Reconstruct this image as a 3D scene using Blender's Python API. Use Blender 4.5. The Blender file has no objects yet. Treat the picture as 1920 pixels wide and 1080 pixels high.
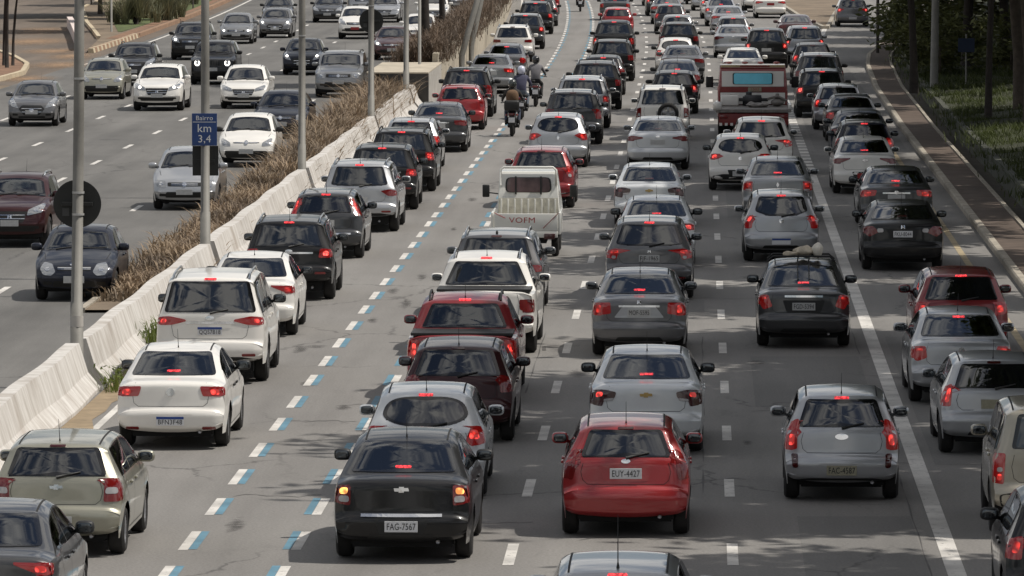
import bpy, bmesh, math, random
import numpy as np
from mathutils import Vector, Matrix
from mathutils.bvhtree import BVHTree
random.seed(7)
scene = bpy.context.scene
COL = scene.collection
# ------------------------------------------------------------------ camera, sky, sun, exposure
CAM_H, FPX = 8.64, 11500.0
PITCH = math.atan(795 / FPX)
cam = bpy.data.cameras.new('camera')
cam.sensor_width = 36.0
cam.lens = FPX / 1920 * 36
cam.clip_start, cam.clip_end = 1.0, 5000
cam_o = bpy.data.objects.new('camera', cam)
cam_o.location = (0, 0, CAM_H)
cam_o.rotation_euler = (math.radians(90) - PITCH, 0, 0)
COL.objects.link(cam_o)
scene.camera = cam_o

SUN_EL, SUN_AZ = math.radians(58), math.radians(93)      # azimuth from +Y towards +X
w = bpy.data.worlds.new('World'); scene.world = w; w.use_nodes = True
nt = w.node_tree; nt.nodes.clear()
N = nt.nodes.new; Lk = nt.links.new
sky = N('ShaderNodeTexSky'); sky.sky_type = 'NISHITA'; sky.sun_disc = False
sky.sun_elevation = SUN_EL; sky.sun_rotation = SUN_AZ; sky.air_density = 1.0; sky.dust_density = 2.0
tc = N('ShaderNodeTexCoord'); mp = N('ShaderNodeMapping'); mp.inputs['Scale'].default_value = (1, 1, 2.4)
cn = N('ShaderNodeTexNoise'); cn.inputs['Scale'].default_value = 6.5; cn.inputs['Detail'].default_value = 8; cn.inputs['Roughness'].default_value = .58
cr = N('ShaderNodeValToRGB'); cr.color_ramp.elements[0].position = .45; cr.color_ramp.elements[1].position = .58
mx = N('ShaderNodeMix'); mx.data_type = 'RGBA'
mx.inputs['B'].default_value = (11.8, 11.6, 11.2, 1)
bg = N('ShaderNodeBackground'); bg.inputs['Strength'].default_value = .068
out = N('ShaderNodeOutputWorld')
Lk(tc.outputs['Generated'], mp.inputs['Vector']); Lk(mp.outputs['Vector'], cn.inputs['Vector'])
Lk(cn.outputs['Fac'], cr.inputs['Fac']); Lk(cr.outputs['Color'], mx.inputs['Factor'])
Lk(sky.outputs['Color'], mx.inputs['A']); Lk(mx.outputs['Result'], bg.inputs['Color']); Lk(bg.outputs['Background'], out.inputs['Surface'])

sl = bpy.data.lights.new('sun', 'SUN'); sl.energy = 4.15; sl.angle = math.radians(.7); sl.color = (1, .95, .875)
so = bpy.data.objects.new('sun', sl)
SUNV = Vector((math.cos(SUN_EL) * math.sin(SUN_AZ), math.cos(SUN_EL) * math.cos(SUN_AZ), math.sin(SUN_EL)))
so.rotation_euler = SUNV.to_track_quat('Z', 'Y').to_euler(); so.location = (30, 20, 60)
COL.objects.link(so)
vs = scene.view_settings
vs.view_transform = 'Standard'; vs.look = 'None'; vs.gamma = 1; vs.use_curve_mapping = False
vs.exposure = -0.02

# ------------------------------------------------------------------ helpers
def c(Y):                                   # sideways shift of the avenue's axis at distance Y
    if Y < 255: return .0305 * (Y - 75)
    t = min(Y, 393) - 255
    return 5.49 + .0305 * t - .00011 * t * t
def heading(Y):
    return math.atan((c(Y + 1) - c(Y - 1)) / 2)
def R(o, Y, z=0): return Vector((o + c(Y), Y, z))
def ground(px, py, z=0):
    u, v = (px - 960) / FPX, (py - 540) / FPX
    d = Vector((u, math.cos(PITCH) - v * math.sin(PITCH), -math.sin(PITCH) - v * math.cos(PITCH)))
    t = (z - CAM_H) / d.z
    return Vector((0, 0, CAM_H)) + d * t

def nodes_of(name):
    m = bpy.data.materials.new(name); m.use_nodes = True
    return m, m.node_tree, m.node_tree.nodes['Principled BSDF']
def mat(name, col, rough=.5, metal=0, coat=0, emit=0, ecol=None, spec=.5, var=0, vscale=4, bump=0):
    m, t, b = nodes_of(name)
    b.inputs['Base Color'].default_value = (*col, 1)
    b.inputs['Roughness'].default_value = rough; b.inputs['Metallic'].default_value = metal
    b.inputs['Coat Weight'].default_value = coat; b.inputs['Coat Roughness'].default_value = .04
    b.inputs['Specular IOR Level'].default_value = spec
    if emit:
        b.inputs['Emission Color'].default_value = (*(ecol or col), 1); b.inputs['Emission Strength'].default_value = emit
    if var or bump:
        tcn = t.nodes.new('ShaderNodeTexCoord'); n = t.nodes.new('ShaderNodeTexNoise')
        n.inputs['Scale'].default_value = vscale; n.inputs['Detail'].default_value = 6; n.inputs['Roughness'].default_value = .65
        t.links.new(tcn.outputs['Object'], n.inputs['Vector'])
        if var:
            r = t.nodes.new('ShaderNodeValToRGB')
            r.color_ramp.elements[0].position = .3; r.color_ramp.elements[1].position = .7
            r.color_ramp.elements[0].color = (*[x * (1 - var) for x in col], 1)
            r.color_ramp.elements[1].color = (*[min(1, x * (1 + var)) for x in col], 1)
            t.links.new(n.outputs['Fac'], r.inputs['Fac']); t.links.new(r.outputs['Color'], b.inputs['Base Color'])
        if bump:
            bp = t.nodes.new('ShaderNodeBump'); bp.inputs['Strength'].default_value = bump; bp.inputs['Distance'].default_value = .05
            t.links.new(n.outputs['Fac'], bp.inputs['Height']); t.links.new(bp.outputs['Normal'], b.inputs['Normal'])
    return m
_pc = {}
def paint(col, metal=0, rough=.32):
    key = (col, metal)
    if key in _pc: return _pc[key]
    m, t, b = nodes_of('car_paint')
    tcn = t.nodes.new('ShaderNodeTexCoord')
    n = t.nodes.new('ShaderNodeTexNoise'); n.inputs['Scale'].default_value = 2.3; n.inputs['Detail'].default_value = 8; n.inputs['Roughness'].default_value = .7
    r = t.nodes.new('ShaderNodeMapRange'); r.inputs['From Min'].default_value = .35; r.inputs['From Max'].default_value = .75
    lum = sum(col) / 3; r.inputs['To Min'].default_value = .004 + .02 * min(1, lum * 4); r.inputs['To Max'].default_value = .035 + (.12 if lum < .5 else .06) * min(1, lum * 4)
    mxn = t.nodes.new('ShaderNodeMix'); mxn.data_type = 'RGBA'
    mxn.inputs['A'].default_value = (*col, 1); mxn.inputs['B'].default_value = (.20, .175, .14, 1)
    t.links.new(tcn.outputs['Object'], n.inputs['Vector']); t.links.new(n.outputs['Fac'], r.inputs['Value'])
    t.links.new(r.outputs['Result'], mxn.inputs['Factor']); t.links.new(mxn.outputs['Result'], b.inputs['Base Color'])
    b.inputs['Metallic'].default_value = metal; b.inputs['Roughness'].default_value = rough
    b.inputs['Coat Weight'].default_value = .9 if lum > .03 else .55; b.inputs['Coat Roughness'].default_value = .06
    b.inputs['Specular IOR Level'].default_value = .5 if lum > .03 else .22
    _pc[key] = m
    return m

class MB:
    def __init__(s): s.v, s.f = [], []
    def add(s, vs, fs):
        o = len(s.v); s.v += [tuple(p) for p in vs]; s.f += [tuple(i + o for i in f) for f in fs]; return s
    def box(s, x0, x1, y0, y1, z0, z1, bev=0, mtx=None):
        bm = bmesh.new(); bmesh.ops.create_cube(bm, size=1)
        for v in bm.verts: v.co = Vector(((x0 + x1) / 2 + v.co.x * (x1 - x0), (y0 + y1) / 2 + v.co.y * (y1 - y0), (z0 + z1) / 2 + v.co.z * (z1 - z0)))
        if bev: bmesh.ops.bevel(bm, geom=bm.edges[:], offset=bev, segments=2, affect='EDGES', profile=.6)
        if mtx: bmesh.ops.transform(bm, matrix=mtx, verts=bm.verts[:])
        bm.verts.index_update()
        s.add([v.co.copy() for v in bm.verts], [[v.index for v in f.verts] for f in bm.faces]); bm.free(); return s
    def tube(s, pts, rad, n=8, caps=True):
        pts = [Vector(p) for p in pts]; rads = rad if isinstance(rad, (list, tuple)) else [rad] * len(pts)
        vs, fs = [], []
        for i, p in enumerate(pts):
            d = (pts[min(i + 1, len(pts) - 1)] - pts[max(i - 1, 0)]).normalized()
            a = d.orthogonal().normalized() if abs(d.z) < .99 else Vector((1, 0, 0)); a = (a - d * a.dot(d)).normalized()
            if abs(d.z) < .99: a = d.cross(Vector((0, 0, 1))).normalized()
            b = d.cross(a)
            for k in range(n):
                t = 2 * math.pi * k / n; vs.append(p + (a * math.cos(t) + b * math.sin(t)) * rads[i])
        for i in range(len(pts) - 1):
            for k in range(n): fs.append((i * n + k, i * n + (k + 1) % n, (i + 1) * n + (k + 1) % n, (i + 1) * n + k))
        if caps: fs.append(tuple(range(n))); fs.append(tuple((len(pts) - 1) * n + k for k in range(n)))
        return s.add(vs, fs)
    def lathe(s, prof, n=24, axis='x', cen=(0, 0, 0), close=False):
        vs, fs = [], []; cen = Vector(cen)
        for (a, r) in prof:
            for k in range(n):
                t = 2 * math.pi * k / n
                p = (a, r * math.cos(t), r * math.sin(t)) if axis == 'x' else ((r * math.cos(t), a, r * math.sin(t)) if axis == 'y' else (r * math.cos(t), r * math.sin(t), a))
                vs.append(cen + Vector(p))
        m = len(prof)
        for i in range(m - 1 + (1 if close else 0)):
            j = (i + 1) % m
            for k in range(n): fs.append((i * n + k, i * n + (k + 1) % n, j * n + (k + 1) % n, j * n + k))
        return s.add(vs, fs)
    def ell(s, cen, a, b, cc, e=1.0, n=12, m=8):
        vs, fs = [], []
        sg = lambda x: math.copysign(abs(x) ** e, x)
        for i in range(m + 1):
            ph = -math.pi / 2 + math.pi * i / m
            for k in range(n):
                t = 2 * math.pi * k / n
                vs.append((cen[0] + a * sg(math.cos(ph)) * sg(math.cos(t)), cen[1] + b * sg(math.cos(ph)) * sg(math.sin(t)), cen[2] + cc * sg(math.sin(ph))))
        for i in range(m):
            for k in range(n): fs.append((i * n + k, i * n + (k + 1) % n, (i + 1) * n + (k + 1) % n, (i + 1) * n + k))
        return s.add(vs, fs)
    def mesh(s, name, m, smooth=True, angle=None):
        me = bpy.data.meshes.new(name); me.from_pydata(s.v, [], s.f); me.materials.append(m)
        if smooth:
            me.polygons.foreach_set('use_smooth', [True] * len(me.polygons))
            if angle: me.set_sharp_from_angle(angle=math.radians(angle))
        me.update(); return me
def link(name, me, parent=None, loc=None):
    o = bpy.data.objects.new(name, me); COL.objects.link(o)
    if parent: o.parent = parent
    if loc is not None: o.location = loc
    return o
def empty(name, loc=(0, 0, 0), rz=0):
    o = bpy.data.objects.new(name, None); COL.objects.link(o); o.location = loc; o.rotation_euler = (0, 0, rz); o.empty_display_size = .3
    return o
def tag(o, label=None, cat=None, group=None, kind=None):
    if label: o['label'] = label
    if cat: o['category'] = cat
    if group: o['group'] = group
    if kind: o['kind'] = kind
    return o
def text_mesh(body, size, m, depth=.002):
    cu = bpy.data.curves.new('lettering', 'FONT'); cu.body = body; cu.size = size; cu.align_x = 'CENTER'; cu.align_y = 'CENTER'; cu.extrude = depth; cu.space_character = 1.05
    cu.resolution_u = 3
    o = bpy.data.objects.new('lettering', cu); COL.objects.link(o)
    dg = bpy.context.evaluated_depsgraph_get()
    me = bpy.data.meshes.new_from_object(o.evaluated_get(dg)); me.materials.clear(); me.materials.append(m)
    bpy.data.objects.remove(o); bpy.data.curves.remove(cu)
    return me
def ribbon_mesh(name, f0, f1, Y0, Y1, z, m, step=3.0, nx=1, zf=None):
    f0 = f0 if callable(f0) else (lambda Y, a=f0: a); f1 = f1 if callable(f1) else (lambda Y, a=f1: a)
    n = max(1, int(math.ceil((Y1 - Y0) / step))); b = MB(); vs, fs = [], []
    for i in range(n + 1):
        Y = Y0 + (Y1 - Y0) * i / n
        for k in range(nx + 1):
            o = f0(Y) + (f1(Y) - f0(Y)) * k / nx; vs.append(R(o, Y, zf(o, Y, k / nx) if zf else z))
    for i in range(n):
        for k in range(nx): a = i * (nx + 1) + k; fs.append((a, a + 1, a + nx + 2, a + nx + 1))
    return b.add(vs, fs).mesh(name, m, smooth=nx > 1)
def extrude_mesh(name, prof, Y0, Y1, m, step=3.0, off=None, wob=0):
    """closed profile [(offset, z)] swept along the avenue"""
    n = max(1, int(math.ceil((Y1 - Y0) / step))); b = MB(); vs, fs = [], []; k = len(prof); off = off or (lambda Y: 0)
    for i in range(n + 1):
        Y = Y0 + (Y1 - Y0) * i / n; j = random.uniform(-wob, wob)
        for (o, z) in prof: vs.append(R(o + off(Y) + j, Y, z))
    for i in range(n):
        for q in range(k): fs.append((i * k + q, i * k + (q + 1) % k, (i + 1) * k + (q + 1) % k, (i + 1) * k + q))
    fs.append(tuple(range(k))); fs.append(tuple(n * k + q for q in range(k)))
    return b.add(vs, fs).mesh(name, m, smooth=False)
# ------------------------------------------------------------------ shared vehicle materials
def glass_mat(name, col, rough=.03):
    m, t, b = nodes_of(name)
    b.inputs['Base Color'].default_value = (*col, 1); b.inputs['Roughness'].default_value = rough
    b.inputs['IOR'].default_value = 1.85; b.inputs['Coat Weight'].default_value = .8; b.inputs['Coat Roughness'].default_value = .02
    tcn = t.nodes.new('ShaderNodeTexCoord'); n = t.nodes.new('ShaderNodeTexNoise'); n.inputs['Scale'].default_value = 1.9; n.inputs['Detail'].default_value = 3
    r = t.nodes.new('ShaderNodeValToRGB')
    r.color_ramp.elements[0].position = .35; r.color_ramp.elements[1].position = .68
    r.color_ramp.elements[0].color = (*[x * .45 for x in col], 1); r.color_ramp.elements[1].color = (*[x * 1.6 for x in col], 1)
    t.links.new(tcn.outputs['Object'], n.inputs['Vector']); t.links.new(n.outputs['Fac'], r.inputs['Fac']); t.links.new(r.outputs['Color'], b.inputs['Base Color'])
    return m
G_DARK = glass_mat('tinted_glass', (.006, .007, .008))
def see_glass(name, tint):
    m, t, b = nodes_of(name); n = t.nodes.new; l = t.links.new
    fr = n('ShaderNodeFresnel'); fr.inputs['IOR'].default_value = 2.0
    gl = n('ShaderNodeBsdfGlossy'); gl.inputs['Roughness'].default_value = .02; gl.inputs['Color'].default_value = (.95, .97, 1, 1)
    tr = n('ShaderNodeBsdfTransparent'); tr.inputs['Color'].default_value = (*tint, 1)
    ms = n('ShaderNodeMixShader'); l(fr.outputs[0], ms.inputs['Fac']); l(tr.outputs[0], ms.inputs[1]); l(gl.outputs[0], ms.inputs[2]); l(ms.outputs[0], t.nodes['Material Output'].inputs['Surface'])
    return m
G_MID = see_glass('smoked_glass', (.27, .30, .31)); G_PALE = see_glass('clear_glass', (.66, .71, .70))
FRIT = mat('black_glass_edge', (.006, .006, .007), .12, coat=.5)
TRIM = mat('dark_interior', (.010, .010, .010), .9)
SEATM = mat('seat_cloth', (.045, .044, .043), .9, var=.2); DASH = mat('dashboard', (.028, .028, .028), .8)
BLACK = mat('black_plastic', (.012, .012, .012), .55, var=.3, vscale=5)
UNDER = mat('underbody_black', (.006, .006, .006), .9)
GAP = mat('panel_gap', (.01, .01, .01), .8)
TYRE = mat('tyre_rubber', (.016, .015, .0145), .85, var=.35, vscale=9)
RIM = mat('alloy_rim', (.36, .36, .37), .35, .7, var=.2, vscale=6)
CHROME = mat('chrome', (.75, .75, .76), .12, 1)
LAMP = mat('red_lamp_lens', (.16, .008, .008), .12, coat=1)
LAMPD = mat('smoked_lamp_lens', (.05, .006, .006), .12, coat=1)
LAMPW = mat('clear_lamp_lens', (.42, .40, .40), .15, .2, coat=1)
def glow_mat(name, ecol, s0, s1, scale):
    m, t, b = nodes_of(name); b.inputs['Base Color'].default_value = (.25, .008, .008, 1); b.inputs['Roughness'].default_value = .15; b.inputs['Coat Weight'].default_value = .6
    tcn = t.nodes.new('ShaderNodeTexCoord'); v = t.nodes.new('ShaderNodeTexVoronoi'); v.inputs['Scale'].default_value = scale
    r = t.nodes.new('ShaderNodeMapRange'); r.inputs['From Min'].default_value = .12; r.inputs['From Max'].default_value = .62; r.inputs['To Min'].default_value = s1; r.inputs['To Max'].default_value = s0
    t.links.new(tcn.outputs['Object'], v.inputs['Vector']); t.links.new(v.outputs['Distance'], r.inputs['Value']); t.links.new(r.outputs['Result'], b.inputs['Emission Strength'])
    b.inputs['Emission Color'].default_value = (*ecol, 1); return m
LIT = glow_mat('lit_brake_lamp', (1, .06, .045), .3, 2.6, 13)
LIT2 = glow_mat('dim_brake_lamp', (1, .05, .035), .15, 1.1, 11)
LIT3 = glow_mat('bright_brake_lamp', (1, .09, .07), .6, 3.6, 15)
LAMPG = mat('glowing_lamp_lens', (.2, .008, .008), .12, coat=1, emit=.06, ecol=(1, .02, .015))
LITO = glow_mat('lit_turn_lamp', (1, .42, .10), .8, 4.2, 13)
LITHI = glow_mat('lit_high_brake_lamp', (1, .05, .06), .5, 2.6, 32)
HLAMP = mat('headlamp_glass', (.34, .35, .36), .08, .5, coat=1)
HLIT = mat('lit_headlamp', (.9, .9, .85), .2, emit=4.0, ecol=(1, .93, .82))
HOFF = mat('headlamp_reflector', (.7, .7, .7), .1, 1)
PLATE = mat('plate_grey', (.45, .45, .44), .45, var=.12, vscale=20)
PLATEW = mat('plate_white', (.68, .68, .69), .4)
PLATEB = mat('plate_blue', (.02, .06, .25), .4)
PLATER = mat('plate_red', (.30, .02, .02), .4)
PLATEY = mat('plate_dull', (.30, .28, .20), .5, var=.15, vscale=20)
INK = mat('plate_ink', (.015, .015, .015), .6)
MIRG = mat('mirror_glass', (.10, .11, .12), .06, 1)
REFL = mat('bumper_reflector', (.18, .012, .012), .25, coat=.6)
GOLD = mat('gold_badge', (.45, .32, .13), .3, .8)

# ------------------------------------------------------------------ car body from profiles
def rounded(pts, seg=4, step=.07):
    P = [Vector((p[0], p[1])) for p in pts]; out = [P[0]]
    for i in range(1, len(P) - 1):
        a, b, d = P[i - 1], P[i], P[i + 1]; r = pts[i][2]
        r1 = min(r, .48 * (b - a).length); r2 = min(r, .48 * (d - b).length)
        q0 = b + (a - b).normalized() * r1; q1 = b + (d - b).normalized() * r2
        for k in range(seg + 1):
            t = k / seg; out.append(q0 * (1 - t) ** 2 + b * 2 * t * (1 - t) + q1 * t * t)
    out.append(P[-1]); res = [out[0]]
    for a, b in zip(out, out[1:]):
        n = max(1, int(math.ceil((b - a).length / step)))
        if (b - a).length < 1e-5: continue
        for k in range(1, n + 1): res.append(a.lerp(b, k / n))
    return res
def rpoly(pts, r=.03, step=.06, seg=3):
    """closed 2D outline with rounded corners"""
    P = [Vector(p) for p in pts]; n = len(P); out = []
    for i in range(n):
        a, b, d = P[i - 1], P[i], P[(i + 1) % n]
        r1 = min(r, .45 * (b - a).length, .45 * (d - b).length)
        q0 = b + (a - b).normalized() * r1; q1 = b + (d - b).normalized() * r1
        for k in range(seg + 1):
            t = k / seg; out.append(q0 * (1 - t) ** 2 + b * 2 * t * (1 - t) + q1 * t * t)
    res = []
    for i, a in enumerate(out):
        b = out[(i + 1) % len(out)]; m = max(1, int(math.ceil((b - a).length / step)))
        for k in range(m): res.append(a.lerp(b, k / m))
    return res

def hatch(L=3.95, W=1.68, H=1.48, gb=.96, yrt=.42, rb=.62, hn=.74, wb=2.48, ro=.62, R=.305, tum=.69, cow=.725, hdr=.56, **k):
    pr = [(.16, .26, .02), (.02, .33, .05), (0, .53, .06), (.03, rb, .04), (.08, rb + .03, .03), (.11, gb, .06), (yrt, H - .07, .09), (yrt + .55, H - .01, .3),
          (L * .47, H, .3), (L * hdr, H - .06, .2), (L * cow, gb + .04, .12), (L * .88, hn + .10, .2), (L - .10, hn - .03, .10), (L - .01, .55, .1), (L, .42, .06), (L - .10, .26, .03)]
    return dict(L=L, W=W, H=H, gb=gb, belt=gb - .03, yrt=yrt, rb=rb, hn=hn, wb=wb, ro=ro, R=R, tum=tum, prof=pr, cow=L * cow, hdr=L * hdr, gtop=H - .115, sed=False, **k)
def sedan(L=4.3, W=1.70, H=1.48, tz=1.02, tl=.52, rb=.60, hn=.74, wb=2.55, ro=.85, R=.312, tum=.675, **k):
    pr = [(.16, .26, .02), (.02, .33, .05), (0, .54, .06), (.03, rb, .04), (.07, rb + .03, .03), (.09, tz - .05, .04), (.17, tz, .05), (tl, tz + .03, .08), (tl + .74, H - .08, .16), (tl + 1.2, H - .006, .3),
          (L * .53, H, .3), (L * .60, H - .06, .2), (L * .755, .98, .12), (L * .89, hn + .10, .2), (L - .10, hn - .03, .10), (L - .01, .55, .1), (L, .42, .06), (L - .10, .26, .03)]
    return dict(L=L, W=W, H=H, gb=tz + .012, belt=tz - .07, yrt=tl + .74, rb=rb, hn=hn, wb=wb, ro=ro, R=R, tum=tum, prof=pr, cow=L * .755, hdr=L * .60, gtop=H - .095, sed=True, tz=tz, **k)
def suv(L=4.3, W=1.79, H=1.64, gb=1.08, yrt=.30, rb=.68, hn=.95, wb=2.6, ro=.78, R=.35, tum=.72, cow=.715, hdr=.565, **k):
    pr = [(.20, .36, .02), (.03, .43, .06), (0, .58, .07), (.03, rb, .04), (.08, rb + .03, .03), (.10, gb, .06), (yrt, H - .06, .07), (yrt + .6, H - .01, .3),
          (L * .47, H, .3), (L * hdr, H - .06, .2), (L * cow, gb + .04, .12), (L * .88, hn + .07, .2), (L - .09, hn - .03, .09), (L - .01, .62, .1), (L, .50, .06), (L - .12, .30, .03)]
    return dict(L=L, W=W, H=H, gb=gb, belt=gb - .03, yrt=yrt, rb=rb, hn=hn, wb=wb, ro=ro, R=R, tum=tum, prof=pr, cow=L * cow, hdr=L * hdr, gtop=H - .12, sed=False, suv=True, **k)
def pickup(L=4.9, W=1.84, H=1.74, bz=1.12, bl=1.35, rb=.62, hn=.98, wb=2.98, ro=1.05, R=.35, tum=.68, **k):
    pr = [(.24, .36, .02), (.03, .44, .08), (0, .56, .06), (.03, rb, .03), (.07, rb + .03, .03), (.08, bz - .03, .02), (.11, bz, .03), (bl, bz + .02, .05), (bl + .20, H - .10, .08), (bl + .7, H - .01, .3),
          (L * .50, H, .3), (L * .575, H - .06, .2), (L * .715, 1.16, .12), (L * .87, hn + .07, .2), (L - .09, hn - .03, .09), (L - .01, .66, .1), (L, .52, .06), (L - .12, .32, .03)]
    return dict(L=L, W=W, H=H, gb=bz - .005, belt=bz - .06, yrt=bl + .2, rb=rb, hn=hn, wb=wb, ro=ro, R=R, tum=tum, prof=pr, cow=L * .715, hdr=L * .575, gtop=H - .15, sed=True, tz=bz, pick=True, **k)

def hw(s, y, z):
    H, b, W, L, tu = s['H'], s['belt'], s['W'], s['L'], s['tum']
    f = np.interp(z, (0, .26, .5, .70, b - .12, b - .03, b + .03, H - .14, H), (.93, .965, 1, 1, .985, .965, .935, tu + .065, tu))
    y1 = s.get('cut', .8); q = max(0, (y1 - y) / y1); f *= 1 - s.get('rt', .085) * q ** 2.3
    q = max(0, (y - (L - .95)) / .95); f *= 1 - .13 * q ** 2.3
    g = min(1, max(0, (z - b) / .3)); q = max(0, (1.5 - y) / 1.5); f *= 1 - .05 * g * q
    return W / 2 * f

class Shell:
    S = (0, .13, .26, .38, .49, .59, .68, .76, .83, .89, .94, .98, 1)
    ROWS = (0, .05, .14, .27, .42, .57, .72, .87, 1)
    def __init__(s, sp):
        s.sp = sp; pr = rounded(sp['prof']); n = len(pr); s.pr = pr
        yb0, yb1 = pr[0].x + .02, pr[-1].x - .02
        bul = sp.get('bulge', .075); ed = sp.get('edge', .05)
        vs, fs = [], []
        cols = [-x for x in s.S[:0:-1]] + list(s.S); nc = len(cols)
        E = []
        for i, p in enumerate(pr):
            t = (pr[min(i + 1, n - 1)] - pr[max(i - 1, 0)]).normalized(); nn = Vector((t.y, -t.x))
            cw = .03 * abs(nn.y) + bul * abs(nn.x)
            for x in cols:
                a = abs(x); d = cw * a * a + ed * (max(0, a - .8) / .2) ** 2
                q = p + nn * d; vs.append((x * hw(sp, q.x, q.y), q.x, q.y))
                if x == 1: E.append(q)
        for i in range(n - 1):
            for k in range(nc - 1): a = i * nc + k; fs.append((a, a + 1, a + nc + 1, a + nc))
        ya = sp['ro']; yf = ya + sp['wb']; Rr = sp['R']; Ra = Rr + sp.get('agap', .055); sill = sp['prof'][0][1] - .02
        e0, e1 = min(q.x for q in E), max(q.x for q in E)
        for sg in (-1, 1):
            base = []
            for i, q in enumerate(E):
                yb = yb0 + (yb1 - yb0) * (q.x - e0) / (e1 - e0); zb = sill
                for yc in (ya, yf):
                    if abs(yb - yc) < Ra: zb = max(sill, Rr + math.sqrt(Ra * Ra - (yb - yc) ** 2))
                zb = min(zb, max(sill, q.y - .02))
                row = [i * nc + (nc - 1 if sg > 0 else 0)]
                for r in s.ROWS[1:]:
                    y, z = q.x + (yb - q.x) * r, q.y + (zb - q.y) * r
                    row.append(len(vs)); vs.append((sg * hw(sp, y, z), y, z))
                base.append(row)
            for i in range(n - 1):
                for k in range(len(s.ROWS) - 1):
                    f = (base[i][k], base[i][k + 1], base[i + 1][k + 1], base[i + 1][k])
                    fs.append(f if sg < 0 else f[::-1])
        s.mb = MB(); s.mb.v, s.mb.f = vs, fs; s.holes = []
        s.bvh = BVHTree.FromPolygons([Vector(v) for v in vs], fs)
        top = max(range(n), key=lambda i: pr[i].y)
        s.rear = sorted([(p.y, p.x) for p in pr[:top + 1]]); s.front = sorted([(p.y, p.x) for p in pr[top:]])
        s.topz = [(p.x, p.y) for p in pr]
    def yr(s, z): return float(np.interp(z, [a for a, _ in s.rear], [b for _, b in s.rear]))
    def yf(s, z): return float(np.interp(z, [a for a, _ in s.front], [b for _, b in s.front]))
    def zt(s, y):
        ys = sorted(set((round(a, 3), b) for a, b in s.topz if b > s.sp['belt'] - .35)); 
        return float(np.interp(y, [a for a, _ in ys], [b for _, b in ys]))
    def rv(s, xf, z): return Vector((xf * hw(s.sp, s.yr(z) + .04, z), z))
    def fv(s, xf, z): return Vector((xf * hw(s.sp, s.yf(z) - .04, z), z))
    def hit(s, view, a, b, off):
        o, d = {'rear': ((a, -4, b), (0, 1, 0)), 'front': ((a, s.sp['L'] + 4, b), (0, -1, 0)), 'right': ((4, a, b), (-1, 0, 0)), 'left': ((-4, a, b), (1, 0, 0)), 'top': ((a, b, 5), (0, 0, -1))}[view]
        o, d = Vector(o), Vector(d); h = s.bvh.ray_cast(o, d)
        if view in ('rear', 'front'):
            far = lambda h: h[0] is None or (h[0].y > s.yr(b) + .4 if view == 'rear' else h[0].y < s.yf(b) - .5)
            k = 0
            while far(h) and k < 16: k += 1; o.x *= .982; h = s.bvh.ray_cast(o, d)
        elif view != 'top':
            k = 0; dy = .025 if a < s.sp['L'] / 2 else -.025
            while (h[0] is None or abs(h[0].x) < .30 * s.sp['W']) and k < 16: k += 1; o.y += dy; h = s.bvh.ray_cast(o, d)
        if h[0] is None:
            q = o + d * (4 + (.1 if view != 'front' else .1)); h = s.bvh.find_nearest(q)
            if h[0] is None: return q, -d
        p, nr = h[0], h[1].copy()
        if nr.dot(d) > 0: nr = -nr
        return p + nr * off, nr
    def patch(s, view, outline, off=.006, rings=(1, .8, .55, .28), depth=.012, mb=None):
        mb = mb or MB(); c0 = sum(outline, Vector((0, 0))) / len(outline); vs, fs = [], []; n = len(outline); skirt = []
        for r in rings:
            for p in outline:
                q = c0 + (p - c0) * r; pos, nr = s.hit(view, q.x, q.y, off); vs.append(pos)
                if r == 1: skirt.append(pos - nr * depth)
        pos, _ = s.hit(view, c0.x, c0.y, off); vs.append(pos); ci = len(vs) - 1
        for k in range(len(rings) - 1):
            for i in range(n): j = (i + 1) % n; fs.append((k * n + i, k * n + j, (k + 1) * n + j, (k + 1) * n + i))
        l = (len(rings) - 1) * n
        for i in range(n): fs.append((l + i, l + (i + 1) % n, ci))
        b = len(vs); vs += [vs[i].copy() for i in range(n)] + skirt
        for i in range(n): j = (i + 1) % n; fs.append((b + i, b + j, b + n + j, b + n + i))
        return mb.add(vs, fs)
    def pane(s, view, outline, off=.007, inset=.055, rings=(1, .66, .33), depth=.012):
        c0 = sum(outline, Vector((0, 0))) / len(outline); n = len(outline); vs, fs = [], []; skirt = []
        inn = [p + (c0 - p).normalized() * min(inset, .4 * (c0 - p).length) for p in outline]
        for p in outline: pos, nr = s.hit(view, p.x, p.y, off); vs.append(pos); skirt.append(pos - nr * depth)
        for r in rings:
            for p in inn: q = c0 + (p - c0) * r; vs.append(s.hit(view, q.x, q.y, off)[0])
        vs.append(s.hit(view, c0.x, c0.y, off)[0]); ci = len(vs) - 1
        for k in range(len(rings)):
            for i in range(n): j = (i + 1) % n; fs.append((k * n + i, k * n + j, (k + 1) * n + j, (k + 1) * n + i))
        l = len(rings) * n
        for i in range(n): fs.append((l + i, l + (i + 1) % n, ci))
        b = len(vs); vs += [vs[i].copy() for i in range(n)] + skirt
        for i in range(n): j = (i + 1) % n; fs.append((b + i, b + j, b + n + j, b + n + i))
        nrm = (vs[l + 1] - vs[l]).cross(vs[ci] - vs[l])
        if nrm.dot(s.hit(view, c0.x, c0.y, off)[1]) < 0: fs = [f[::-1] for f in fs]
        mb = MB().add(vs, fs); mb.frit = set(range(n)) | set(range(len(fs) - n, len(fs))); s.holes.append((view, outline)); return mb
    def pane_mesh(s, name, mb):
        me = mb.mesh(name, G_DARK); me.materials.append(FRIT)
        for i in mb.frit: me.polygons[i].material_index = 1
        return me
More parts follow.
